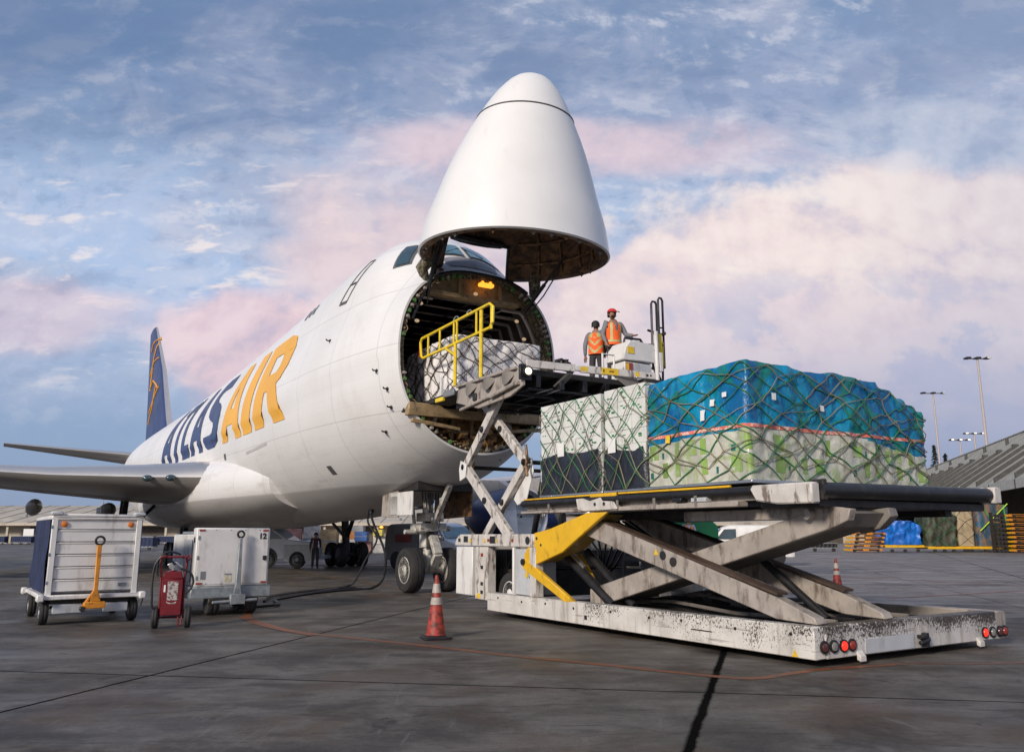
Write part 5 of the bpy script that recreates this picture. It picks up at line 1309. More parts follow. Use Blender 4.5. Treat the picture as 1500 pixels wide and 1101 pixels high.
for q in range(5):
    MB().path([(9.7+.05*q, -1.2+.12*q, 1.85), (10.6, -1.1+.1*q, 1.62-.03*q), (11.6, -.95+.08*q, 1.36-.03*q), (12.3, -.9, 1.2)], .022, 5).build('hydraulic_hose', blackst, LD, LO)
# dark cylinders inside
L(MB().tube((9.15, -1.62, 1.22), (10.50, -1.62, .42), .085, 14), 'lift_cylinder', blackst, 0)
L(MB().tube((9.55, -1.45, 1.30), (10.85, -1.45, .42), .075, 14), 'lift_cylinder', blackst, 0)
L(MB().tube((9.25, -1.62, 1.28), (9.7, -1.62, 1.02), .04, 10), 'cylinder_rod', chrome, 0)
L(MB().tube((13.0, -.8, 1.3), (14.2, -.8, .45), .06, 12), 'lift_cylinder', blackst, 0)
# inner grey frames on the far side
L(MB().box(9.0, 9.06, -.2, -.12, .3, 1.8).box(9.0, 10.6, -.2, -.14, 1.1, 1.2).box(9.1, 10.5, .2, .5, .35, 1.25), 'inner_frame', midgrey, .01)
rnd = random.Random(31)
for q in range(7):
    s_ = 9.4+q*.6; L(MB().box(s_, s_+rnd.uniform(.3, .5), rnd.uniform(-.2, .2), rnd.uniform(.3, .8), .42, rnd.uniform(.5, .62)), 'hydraulic_tank', [darkmetal, midgrey, blackst][q % 3], .02)
for q in range(5):
    MB().path([(9.6+q*.1, -1.0+q*.35, .42), (11.2, -.9+q*.3, .50+.05*q), (12.8, -1.1+q*.4, .44), (14.5, -1.0+q*.4, .45)], .03, 6).build('floor_pipe', blackst if q % 2 else beigedk, LD, LO)
# bolts along the chassis beam, weld brackets and stencils
for q in range(9):
    MB().lathe([(0, 0), (.022, 0), (.022, .010), (0, .012)], (7.4+q*.9+rnd.uniform(-.1, .1), -2.13, .38-.02*(q % 2)), (0, -1, 0), 8).build('frame_bolt', darkmetal, LD, LO)
L(MB().box(10.35, 10.42, -2.137, -2.131, .20, .27).box(12.9, 13.3, -2.137, -2.131, .27, .285), 'beam_slot', blackst, 0)
# yellow folding arms
ya = MB().prism([(8.42, 1.22), (8.80, 1.64), (9.30, 1.71), (10.45, 1.975), (11.0, 1.975), (10.82, 1.88), (9.70, 1.30), (8.80, 1.05), (8.50, 1.08)], -2.12, -2.04)
L(ya, 'yellow_lift_arm', yellow, .012)
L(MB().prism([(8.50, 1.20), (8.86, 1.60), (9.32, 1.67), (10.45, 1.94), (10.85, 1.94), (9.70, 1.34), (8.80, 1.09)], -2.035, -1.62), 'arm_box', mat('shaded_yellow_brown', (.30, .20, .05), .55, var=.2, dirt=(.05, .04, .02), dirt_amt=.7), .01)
L(MB().prism([(8.36, 1.14), (8.50, 1.16), (10.05, .47), (9.78, .44), (8.44, .96), (8.36, 1.04)], -2.135, -2.05), 'yellow_lower_strut', yellow, .012)
L(MB().prism([(9.05, 1.22), (9.3, 1.26), (9.95, .56), (9.78, .5)], -1.45, -1.38), 'yellow_lower_strut', yellow, .012)
decal(signblk, 'dot', (8.88, 1.54), -2.122, .03); decal(signblk, 'dot', (9.02, 1.42), -2.122, .025)
L(MB().tube((8.44, -2.17, 1.1), (8.44, -1.5, 1.1), .06, 12), 'hinge_pin', blackst, 0)
for q in range(6):
    MB().path([(8.5+.15*q, -.5, 1.95), (8.55+.12*q, -.6+.1*q, 1.5), (8.9+.1*q, -.7, 1.3-.06*q), (9.3, -.9, .8)], .022, 5).build('hydraulic_hose', blackst, LD, LO)

L(MB().box(6.6, 7.12, 1.1, 1.75, 4.965, 5.09), 'operator_step', darkmetal, .01)
# people on the bridge and on the apron
dz = 4.96
P1 = person('worker in orange vest with bare black hair, back turned, on the raised bridge', Fr(6.55, 1.17, dz), ROT+radians(130), dict(elr=(.10, -.22, 1.17), wrr=(.25, -.16, 1.0), ell=(-.05, .26, 1.16), wrl=(.0, .27, .90)), scale=1.0)
P2 = person('worker in red cap and orange vest standing at the operator console', Fr(6.92, 1.42, dz+.14), ROT+radians(-12), dict(head=(.05, -.05, 1.655), top=(.05, -.055, 1.725), nose=(.15, -.10, 1.61), jaw=(.07, -.06, 1.575), neck=(.02, -.02, 1.53), ell=(.05, .30, 1.18), wrl=(.30, .34, 1.12), elr=(-.03, -.27, 1.17), wrr=(.12, -.25, .95)), cap=cloth_red, beard=True, scale=1.05)
P3 = person('dark clothed worker standing by the main wheels under the fuselage', (-9.86, 42.0, 0), radians(-70), dict(ell=(.05, .24, 1.18), wrl=(.25, .2, 1.0)), vest=False, shirt=mat('dark_maroon_cloth', (.07, .03, .03), .8, var=.2))
P4 = person('worker in orange vest over pale shirt, glimpsed between the scissor arms', (10.6, 50.5, 0.0), radians(-95), dict(), shirt=mat('pale_blue_shirt', (.45, .52, .62), .8, var=.1), cap=cloth_red)
# ============================================================ APRON EQUIPMENT
# --- baggage cart
CT = thing('baggage_cart', 'white panelled baggage cart with navy side curtain and raised orange tow bar', 'baggage cart', (-8.45, 15.30, 0), radians(35))
def B(mb, name, m, p, bevel=.008, **k): return mb.build(name, m, p, bevel=bevel, **k)
Wc, Lc = 1.54, 2.6
pm = MB()
for i in range(6):
    z0, z1 = .58+i*.224, .58+(i+1)*.224
    pm.prism([(.02, z0), (.0, z0+.012), (.0, z1-.03), (.025, z1-.012), (.03, z1)], .10, Wc-.10, 'x') if False else pm.box(.10, Wc-.10, .015+.0, .05, z0+.010, z1-.010).box(.10, Wc-.10, .0, .03, z1-.030, z1-.008)
B(pm, 'front_panel', white, CT, .006)
B(MB().box(.10, Wc-.10, .052, .06, .56, 1.95), 'panel_backing', midgrey, CT, 0)
for x0 in (0, Wc-.10): B(MB().box(x0, x0+.095, -.02, .08, .45, 1.95), 'corner_post', white, CT)
for x0 in (0, Wc-.10): B(MB().box(x0, x0+.09, Lc-.08, Lc, .45, 1.88), 'corner_post', white, CT)
rf = MB().box(-.02, Wc+.02, -.03, Lc+.02, 1.88, 1.96).box(.0, Wc, -.05, .02, 1.93, 1.99)
B(rf, 'roof', white, CT, .02)
for x0 in (-.04, Wc-.16): B(MB().box(x0, x0+.2, -.09, .16, 1.962, 2.03), 'roof_corner', ltgrey, CT, .02)
B(MB().box(-.08, Wc+.08, -.08, Lc+.05, .45, .53), 'floor_frame', white, CT, .015)
for x0 in (-.14, Wc+.03): B(MB().box(x0, x0+.12, -.14, .06, .42, .55), 'corner_bumper', white, CT, .02)
B(MB().box(-.16, -.05, Lc-.1, Lc+.08, .42, .55), 'corner_bumper', white, CT, .02)
cu = MB().grid(lambda u_, v_: (-.015-.035*sin(u_*38+3*sin(v_*2))*(.4+.6*(1-v_))-.02*noise.noise(Vector((u_*6, v_*3, 2))), .10+u_*(Lc-.2), .56+v_*1.33), 90, 14)
B(cu, 'side_curtain', navycloth, CT, 0, sharp=80)
cu = MB().grid(lambda u_, v_: (Wc+.015+.03*sin(u_*34), .10+u_*(Lc-.2), .56+v_*1.33), 60, 4); B(cu, 'side_curtain', navycloth, CT, 0, sharp=80)
B(MB().box(.05, Wc-.05, Lc-.05, Lc-.02, .55, 1.88), 'rear_panel', ltgrey, CT, 0)
for x0 in (.20, Wc-.20): B(MB().lathe([(0, 0), (.055, 0), (.055, .02), (.04, .03), (0, .032)], (x0, -.02 if False else .012, 1.80), (0, -1, 0), 18), 'amber_reflector', amber, CT, 0)
tb = MB().prism([(.72, .40), (.90, .40), (.86, .55), (.835, .62), (.835, 1.42), (.755, 1.42), (.765, .62), (.735, .55)], -.20, -.14).beam((.60, -.17, .30), (.80, -.17, .62), .05, .05).box(.62, .98, -.22, -.12, .28, .40)
B(tb, 'tow_bar', orange, CT, .01)
B(MB().lathe([(.075, -.02), (.095, -.01), (.095, .01), (.075, .02), (.055, .01), (.055, -.01)], (.80, -.17, 1.50), (0, 1, 0), 20, closed=True), 'tow_eye', blackst, CT, 0)
B(MB().box(.14, .62, -.02, .06, .20, .36), 'axle_beam', ltgrey, CT, .01); B(MB().box(.98, 1.40, -.02, .06, .20, .36), 'axle_beam', ltgrey, CT, .01)
B(MB().tube((.60, -.25, .28), (.60, -.14, .28), .05, 12).box(.1, 1.45, .1, .5, .36, .45).box(.3, 1.25, .6, 2.0, .34, .42), 'steering_gear', darkmetal, CT, .01)
for x0 in (.02, Wc-.02):
    for y0 in (.22, Lc-.4): wheel('cart_wheel', (x0, y0, .22), .22, .15, CT, ltgrey, ax=(1, 0, 0), hub=.45)
for z0 in (.75, 1.25, 1.75): B(MB().box(-.012, .01, -.03, .0, z0-.03, z0+.03), 'post_hinge', galv, CT, .003)
B(MB().box(1.20, 1.34, -.012, .014, .66, .72), 'data_plate', galv, CT, 0); B(MB().tube((.12, .2, .30), (1.42, .2, .30), .03, 8).beam((.77, .0, .32), (.77, 1.2, .38), .06, .06), 'axle_linkage', darkmetal, CT, 0)
B(MB().path([(1.60, .1, .48), (1.66, .0, .40), (1.62, -.05, .28)], .012, 5), 'brake_cable', blackst, CT, 0)
# --- ground power unit
GP = thing('ground_power_unit', 'white square ground power unit numbered 12 with raised grey tow bar', 'power unit', (-6.42, 17.0, 0), radians(33))
Wg, Lg = 1.50, 2.35
B(MB().box(0, Wg, 0, .30, .58, 1.75), 'front_housing', white, GP, .02)
B(MB().box(.02, Wg-.02, .305, Lg, .58, 1.62), 'rear_housing', white, GP, .02)
B(MB().box(.04, Wg-.04, -.012, -.002, .62, 1.72), 'front_panel', white, GP, .006)
B(MB().box(-.06, Wg+.06, -.05, Lg+.1, .34, .575), 'chassis', galv, GP, .02)
B(MB().box(.3, 1.3, -.06, .3, .22, .34), 'axle_guard', darkmetal, GP, .01)
for x0 in (.10, Wg-.10):
    for z0 in (.64, 1.70): B(MB().box(x0-.06, x0+.06, -.022, -.014, z0-.018, z0+.018), 'reflector', redrefl, GP, 0)
B(MB().box(.12, .22, -.018, -.012, .72, .88), 'vent_grille', midgrey, GP, 0); B(MB().box(.60, .74, -.018, -.012, .66, .78), 'data_plate', mat('cream_plate', (.5, .46, .33), .5, var=.3, scale=20), GP, 0); B(MB().box(.60, .74, -.018, -.012, .80, .83), 'data_plate', galv, GP, 0)
for z0 in (1.35, 1.5, 1.25): B(MB().box(-.012, -.004, .10 if z0 == 1.5 else .45, .18 if z0 == 1.5 else .6, z0-.05, z0+.06), 'side_gauge', signblk, GP, 0)
B(MB().box(-.015, .0, .35, 1.1, .66, 1.52).box(-.03, -.016, .7, .74, .66, 1.5), 'side_door', ltgrey, GP, .008)
B(MB().box(.15, 1.3, .5, 2.1, 1.63, 1.68), 'roof_hatch', galv, GP, .01)
for z0 in (.75, 1.15, 1.55): B(MB().box(.03, .06, -.024, -.010, z0-.04, z0+.04), 'panel_hinge', galv, GP, .003)
B(MB().box(1.36, 1.44, -.026, -.012, 1.10, 1.18).box(1.38, 1.42, -.04, -.026, 1.08, 1.14), 'panel_latch', blackst, GP, .003)
for q in range(6): MB().box(.10, Wg-.1, .32, .34, .66+q*.015, .67+q*.015).build('louvre', midgrey, GP)
for q in range(10): MB().lathe([(0, 0), (.012, 0), (.012, .006), (0, .008)], (.08+q*.149, -.012, .635 if q % 2 else 1.705), (0, -1, 0), 8).build('panel_rivet', galv, GP)
B(MB().box(-.03, .0, .2, .3, .38, .52).box(-.03, .0, 1.4, 1.7, .40, .50), 'chassis_step', blackst, GP, .005)
tb = MB().prism([(.76, .36), (.94, .36), (.90, .62), (.885, 1.55), (.825, 1.55), (.80, .62)], -.16, -.08).box(.70, 1.0, -.2, -.08, .22, .42).tube((.35, -.16, .27), (1.25, -.16, .30), .03, 8)
B(tb, 'tow_bar', galv, GP, .01)
B(MB().lathe([(.06, -.02), (.085, -.01), (.085, .01), (.06, .02), (.045, .01), (.045, -.01)], (.855, -.12, 1.62), (0, 1, 0), 20, closed=True), 'tow_eye', blackst, GP, 0)
for x0 in (.42, 1.18):
    wheel('unit_wheel', (x0, .18, .23), .23, .24, GP, galv, ax=(1, 0, 0), hub=.4)
for x0 in (.1, 1.4): wheel('unit_wheel', (x0, Lg-.4, .23), .23, .2, GP, galv, ax=(1, 0, 0), hub=.4)
def text(body, name, m, parent, loc, size, rot=(pi/2, 0, 0), ext=.003, bold=0.0):
    cu_ = bpy.data.curves.new(name, 'FONT'); cu_.body = body; cu_.size = size; cu_.extrude = ext; cu_.offset = bold; cu_.align_x = 'CENTER'
    o = bpy.data.objects.new('tmp_text', cu_); COL.objects.link(o); bpy.context.view_layer.update()
    me = bpy.data.meshes.new_from_object(o.evaluated_get(bpy.context.evaluated_depsgraph_get())); bpy.data.objects.remove(o)
    me.materials.clear(); me.materials.append(m); n = bpy.data.objects.new(name, me); COL.objects.link(n); n.parent = parent; n.location = loc; n.rotation_euler = rot
    return n
text('12', 'unit_number', signblk, GP, (1.34, -.016, 1.53), .16, bold=.006)
# --- cable from the power unit
CB = thing('power_cable', 'black ground power cable rising from the concrete to the belly', 'cable', (-4.6, 23.5, 0)); off = Vector((-4.6, 23.5, 0))
pt = Vector(Fr(-3.15, -.55, 2.62))
def catm(P_, n=8):
    P_ = [Vector(p) for p in P_]; Q = []
    for i in range(len(P_)-1):
        a = P_[max(i-1, 0)]; b_ = P_[i]; c_ = P_[i+1]; d_ = P_[min(i+2, len(P_)-1)]
        for k_ in range(n):
            t = k_/n; Q.append(.5*((2*b_)+(c_-a)*t+(2*a-5*b_+4*c_-d_)*t*t+(3*b_-a-3*c_+d_)*t**3))
    return Q+[P_[-1]]
MB().path(catm([(-6.0, 18.5, .05), (-5.6, 18.9, .05), (-5.4, 19.6, .05), (-5.9, 21.2, .04), (-5.6, 23.2, .04), (-4.9, 24.8, .04), (-4.25, 25.6, .04), (-3.95, 25.9, .35), (-3.92, 25.8, 1.1), tuple(pt+Vector((.03, 0, -.5))), tuple(pt)]), .038, 8).build('cable', blackst, CB, off)
MB().path(catm([(-5.9, 21.4, .04), (-5.5, 24.0, .05), (-5.15, 26.0, .06), (-4.9, 26.3, .2), (-4.65, 26.5, .8), (-4.3, 26.6, 1.5), tuple(pt+Vector((-.15, .3, -.6))), tuple(pt+Vector((-.05, .1, -.1)))]), .032, 8).build('cable', blackst, CB, off)
MB().path(catm([(-6.0, 20.5, .04), (-6.3, 22.4, .04), (-5.75, 24.6, .04), (-5.0, 25.8, .04), (-4.6, 25.9, .04)]), .03, 8).build('cable', blackst, CB, off)
MB().tube(pt+Vector((0, 0, -.32)), pt+Vector((0, 0, .02)), .085, 12).build('cable_plug', blackst, CB, off)
MB().box(pt.x-.1, pt.x+.1, pt.y-.1, pt.y+.1, pt.z, pt.z+.2).build('socket_door', white, CB, off, bevel=.01)
# --- wheeled extinguisher
EX = thing('wheeled_extinguisher', 'red wheeled fire extinguisher with black hose and two rubber tyres', 'fire extinguisher', (-6.0, 14.92, 0), radians(18))
ex = MB()
for x0 in (-.19, .19): ex.path([(x0, .04, .16), (x0, .0, .80), (x0*1.12, -.02, 1.12), (x0*1.05, -.10, 1.22), (x0*.7, -.10, 1.235)], .02, 8)
ex.path([(-.20, -.08, 1.22), (.20, -.08, 1.22)], .02, 8).tube((-.19, .02, .24), (.19, .02, .24), .02, 8).tube((-.19, .0, .85), (.19, 0, .85), .02, 8).path([(.2, -.02, 1.13), (.27, .02, 1.20), (.25, .12, 1.24), (.12, .14, 1.2)], .018, 8).tube((-.25, .08, .18), (.27, .08, .18), .018, 8)
B(ex, 'handle_frame', redp, EX, 0)
B(MB().box(-.172, .172, -.06, .0, .22, .84).prism([(-.172, .842), (.172, .842), (.14, .97), (-.14, .97)], -.06, .1), 'front_shroud', redp, EX, .012)
B(MB().lathe([(.0, .22), (.14, .24), (.16, .32), (.16, .84), (.12, .96), (.05, 1.0), (0, 1.0)], (0, .11, 0), (0, 0, 1), 24), 'tank', redp, EX, 0)
B(MB().tube((0, .05, .99), (0, .05, 1.09), .035, 10).lathe([(.05, 0), (.055, .02), (.05, .04)], (-.03, -.02, 1.06), (0, -1, 0), 14).path([(-.1, 0, 1.08), (.02, -.02, 1.12), (.12, -.02, 1.05), (.15, 0, .98)], .022, 8), 'valve', chrome, EX, 0)
B(MB().box(-.075, .10, -.068, -.062, .48, .80).prism([(-.06, .42), (.07, .42), (.09, .45), (.09, .46), (.005, .43), (-.08, .46), (-.08, .45)], -.068, -.062), 'instruction_label', mat('worn_instruction_label', (.42, .40, .38), .5, var=.2, dirt=(.12, .05, .05), dirt_amt=.9, scale=26, thresh=(.46, .56)), EX, 0)
B(MB().box(-.135, -.105, -.068, -.062, .62, .74), 'small_label', label_w, EX, 0)
for (pts_) in ([(.02, -.05, 1.08), (-.15, -.08, 1.25), (-.30, -.06, 1.10), (-.33, -.05, .8), (-.32, -.05, .55), (-.30, -.03, .36), (-.20, .0, .30)], [(.1, -.02, 1.26), (-.08, -.05, 1.31), (-.24, -.06, 1.22), (-.27, -.05, 1.0), (-.24, -.04, .9)], [(.12, -.05, 1.02), (.28, -.06, .95), (.34, -.05, .80), (.30, -.04, .66), (.22, 0, .58)]):
    MB().path(catm(pts_, 6), .019, 8).build('hose', blackst, EX)
for x0 in (-.25, .28): wheel('cart_wheel', (x0, .08, .185), .185, .11, EX, redp, ax=(1, 0, 0), hub=.55)
B(MB().path([(.12, .0, .24), (.14, -.02, .06), (.17, -.02, .02)], .015, 6).path([(.19, .0, .24), (.18, -.02, .06)], .015, 6), 'rest_leg', redp, EX, 0)
# --- traffic cones
def cone(loc, rz, label, s=1.):
    T = thing('traffic_cone', label, 'traffic cone', loc, rz, 'cones on the apron'); T.scale = (s,)*3
    B(MB().prism([(-.22, -.18), (-.18, -.22), (.18, -.22), (.22, -.18), (.22, .18), (.18, .22), (-.18, .22), (-.22, .18)], .0, .045, 'z').lathe([(.20, .045), (.16, .06), (0, .06)], (0, 0, 0), (0, 0, 1), 24), 'rubber_base', blackst, T, .012)
    def r_(z): return .155-(z-.06)*(.155-.028)/.91
    def band(z0, z1, e, nm, m): B(MB().lathe([(r_(z0)+e-.002, z0), (r_(z0)+e, z0+.002), (r_(z1)+e, z1-.002), (r_(z1)+e-.002, z1)], n=28), nm, m, T, 0)
    B(MB().lathe([(r_(.06)+.012, .06), (r_(.09), .085), (r_(.96), .955), (.024, .97), (.018, .965), (.0, .93)], n=28), 'cone_body', conered, T, 0)
    band(.52, .63, .006, 'reflective_sleeve', conewhite); band(.70, .84, .006, 'reflective_sleeve', conewhite)
    return T
C1 = cone((-1.20, 13.45, 0), .3, 'scuffed red cone with pale bands standing in the open in front of the nose gear')
C2 = cone((9.1, 23.6, 0), .1, 'dark worn cone on the open apron behind the loader arms', 1.0)

# --- vans and the service truck
def van(label, loc, rz, m, group=None, mk=True, m2=None):
    T = thing('van', label, 'van', loc, rz, group)
    prof = [(-2.5, .45), (-2.5, 1.5), (-2.42, 2.08), (-2.2, 2.16), (.9, 2.18), (1.25, 2.05), (1.85, 1.42), (2.5, 1.25), (2.62, 1.0), (2.62, .45)]
    rings = []
    for y_, ins in ((-.98, .06), (-1.0, 0), (1.0, 0), (.98, .06)):
        pass
    b_ = MB(); sec_ = []
    for y_ in (-1., -.97, -.6, 0, .6, .97, 1.):
        k_ = .04 if abs(y_) > .98 else 0
        sec_.append([(x_*(1-k_*.3), y_*(1 if z_ < 1.4 else 1-.10*(z_-1.4)/.75), z_-k_*(1 if z_ > 1 else 0)+(.03 if abs(y_) < .7 and z_ > 2 else 0)) for x_, z_ in prof])
    b_.loft(sec_)
    for fi, f in enumerate(b_.f):
        if sum(b_.v[q].x for q in f)/len(f) > .95: b_.m[fi] = 1
    B(b_, 'van_body', [m, m2 or m], T, .03, sharp=40)
    def sd(x_, z_, s_, e): return (x_, s_*(1-.10*max(0, z_-1.4)/.75+e), z_)
    for s_ in (-1, 1):
        g = [(.55, 1.42), (1.62, 1.42), (1.18, 1.96), (.55, 1.98)]
        MB().add([sd(x_, z_, s_, .006) for x_, z_ in g], [(0, 1, 2, 3)]).build('side_window', glassdk, T, fix=False)
        for x_ in (-1.6, 1.65):
            MB().lathe([(.42, .0), (.42, .02), (0, .02)], (x_, s_*.99, .45), (0, s_, 0), 20).build('wheel_arch', blackst, T)
            wheel('van_wheel', (x_, s_*.88, .36), .36, .26, T, galv)
        B(MB().box(1.55, 1.75, s_*1.02-.02, s_*1.02+.02, 1.4, 1.6).beam((1.6, s_*.95, 1.45), (1.65, s_*1.12, 1.5), .04, .04).box(1.58, 1.66, s_*1.14-.06, s_*1.14+.06, 1.42, 1.62), 'wing_mirror', blackst, T, .01)
    MB().add([(1.33, -.80, 1.99), (1.33, .80, 1.99), (1.80, .92, 1.49), (1.80, -.92, 1.49)], [(0, 1, 2, 3)]).build('windscreen', glassblue, T, fix=False)
    for v_ in T.children:
        if v_.name.startswith('windscreen'):
            v_.location = (.03, 0, .03)
    B(MB().box(2.60, 2.66, -.85, .85, .42, .70), 'bumper', blackst, T, .03)
    for s_ in (-1, 1): B(MB().box(2.60, 2.64, s_*.75-.15, s_*.75+.15, .80, 1.0), 'headlight', label_w, T, .02)
    B(MB().box(2.60, 2.635, -.5, .5, .76, 1.0), 'grille', midgrey, T, .01)
    if mk: MB().box(-1.7, -.5, -1.0, -.997, 1.30, 1.68).build('side_sign', mat('dull_red_sign', (.16, .03, .03), .5, var=.3), T)
    return T
vang = mat('grey_van_paint', (.15, .15, .155), .4, var=.08, dirt=(.06, .05, .05), dirt_amt=.4, coat=.3); vanb = mat('pale_blue_van_paint', (.58, .63, .68), .35, var=.06, coat=.4)
V1 = van('grey panel van with dull red side sign parked behind the nose gear', (-3.75, 40.2, 0), radians(-42), vang, m2=vanb)
MB().prism([(.98, .72), (.98, 1.99), (1.25, 1.92), (1.80, 1.42), (2.50, 1.20), (2.6, .72)], -1.016, -1.002).build('cab_side', vanb, V1)
V2 = van('white van seen far off between the scissor arms', (13.1, 47.0, 0), radians(170), white, mk=False)
# pickup-style service truck behind the power unit
TK = thing('service_truck', 'pale blue white service truck behind the power unit numbered 12', 'truck', (-12.05, 43.3, 0), radians(-4))
B(MB().prism([(-2.6, .45), (-2.6, 1.30), (-1.9, 1.32), (-1.5, 1.38), (-1.35, 2.0), (-.1, 2.02), (.75, 1.42), (1.9, 1.30), (2.0, 1.1), (2.0, .45)], -.95, .95), 'truck_body', vanb, TK, .04)
MB().prism([(-1.25, 1.45), (-1.2, 1.90), (-.15, 1.92), (.5, 1.45)], -.965, -.955).build('side_window', glassdk, TK)
for x_ in (-1.9, .0-.25, 1.3): wheel('truck_wheel', (x_+.0, -.9, .42), .42, .28, TK, galv)
for x_ in (-.25,): MB().lathe([(.52, 0), (.52, .03), (0, .03)], (x_, -.95, .5), (0, -1, 0), 20).build('wheel_arch', signblk, TK)
B(MB().box(.6, 2.1, -1.0, -.8, .35, 1.15).box(2.0, 2.5, -.9, .9, .45, .62), 'equipment_box', ltgrey, TK, .02)
# green vehicle with a worker standing on its step
GT = thing('green_tractor', 'green baggage tractor body seen between the scissor arms', 'tractor', (6.95, 33.0, 0), 0)
B(MB().box(-1.15, 1.0, -1.0, 1.2, .45, 1.5).prism([(-1.05, 1.5), (-1.1, 2.42), (.5, 2.42), (1.0, 1.95), (1.0, 1.5)], -.9, 1.1), 'tractor_body', mat('green_vehicle_paint', (.01, .20, .07), .4, var=.1), GT, .03)
B(MB().box(-1.5, 1.4, -1.6, -1.0, .40, .52), 'step', blackst, GT, .02)
for x_ in (-.9, 1.0): wheel('tractor_wheel', (x_, -.95, .36), .36, .25, GT, white)
P4.location = (6.72, 31.7, .53)

# ============================================================ BUILDINGS AND BACKGROUND
roofm = mat('pale_corrugated_roof', (.50, .44, .35), .7, var=.1, dirt=(.25, .20, .15), dirt_amt=.7, scale=.35, thresh=(.5, .65))
HL = thing('cargo_hangar', 'long low cargo building with a pale beige roof behind the aircraft', 'building', (-30, 190, 0))
B(MB().box(-170, 190, 2, 30, 0, 4.3), 'back_wall', concrete_w, HL, 0)
rfm = MB().add([(-172, -1.5, 4.45), (192, -1.5, 4.45), (192, 26, 9.4), (-172, 26, 9.4), (192, 52, 4.4), (-172, 52, 4.4)], [(0, 1, 2, 3), (3, 2, 4, 5)])
for i in range(73): rfm.beam((-170+i*5, -1.5, 4.52), (-170+i*5, 26, 9.47), .25, .12)
rfm.box(-172, 192, -1.55, -1.3, 3.95, 4.5)
B(rfm, 'roof', roofm, HL, 0)
rnd = random.Random(11)
vents = MB()
for i in range(40):
    x_ = -165+i*9+rnd.uniform(-2, 2); f_ = rnd.choice((.15, .35, .5, .8)); y_ = -1.5+27.5*f_; z_ = 4.45+4.95*f_
    MB().tube((x_, y_, z_), (x_, y_, z_+.55), .3, 8).build('roof_vent', midgrey, HL)
for i in range(30):
    x_ = -165+i*12
    MB().box(x_, x_+rnd.choice((5, 7)), 1.85, 1.95, 0, 3.7).build('dock_door', linerdk, HL)
    MB().box(x_+8.2, x_+8.7, -.9, -.5, 0, 4.2).build('canopy_post', concrete_w, HL)
for x_ in (.4, 4.9, -14, 14, 23): MB().ball((x_, -1.2, 3.6), (.45, .3, .3), 10, 6).build('eave_lamp', lampor, HL)
# service carts parked along it
def farcart(label, loc, group, m=navycloth, rz=0, w=2.5, h=1.65):
    T = thing('baggage_cart', label, 'baggage cart', loc, rz, group)
    B(MB().box(-w/2, w/2, -.7, .7, .35, .45).box(-w/2, w/2, -.72, .72, h-.06, h), 'cart_frame', galv, T, 0)
    B(MB().grid(lambda u_, v_: (-w/2+.05+u_*(w-.1), -.7-.03*sin(u_*40), .42+v_*(h-.5)), 40, 2).box(-w/2+.06, w/2-.06, -.6, .65, .45, h-.1), 'curtain', m, T, 0)
    for x_ in (-w*.35, w*.35): B(MB().lathe([(0, -.06), (.2, -.06), (.2, .06), (0, .06)], (x_, -.6, .2), (0, 1, 0), 14), 'wheel', rubber, T, 0)
    return T
fc = farcart('navy curtained cart in the distant row in front of the beige building', (-98, 160, 0), 'distant row of navy baggage carts')
for i in range(1, 20):
    c_ = copytree(fc); c_.location = (-98+i*2.85+rnd.uniform(-.2, .2), 160+rnd.uniform(-1.5, 1.5), 0)
f2 = farcart('navy covered dolly just right of the white panelled cart', (-42.4, 96, 0), None, w=3.0, h=1.5)
f3 = farcart('low white dolly between the panelled cart and the power unit', (-41.5, 88, 0), None, m=ltgrey, w=3.2, h=1.0)
SG = thing('white_notice_board', 'small white notice board beside the distant navy carts', 'sign', (-94.5, 163, 0)); B(MB().box(-1, 1, 0, .1, 1.2, 3.0), 'board', label_w, SG, 0); B(MB().box(-.1, .1, 0, .1, 0, 1.2), 'post', galv, SG, 0)
for i, (x_, y_, h_) in enumerate(((-112, 187, 12), (-98, 210, 14.5))):
    A_ = thing('antenna_mast', ('thin antenna mast behind the beige roof at far left', 'taller antenna mast behind the beige roof near the wing')[i], 'mast', (x_, y_+40, 0)); B(MB().tube((0, 0, 0), (0, 0, h_), .12, 6), 'pole', galv, A_, 0); B(MB().box(-.7, .7, -.05, .05, h_-2, h_-1.8).box(-.4, .4, -.05, .05, h_-1.2, h_-1.05), 'crossarm', galv, A_, 0)
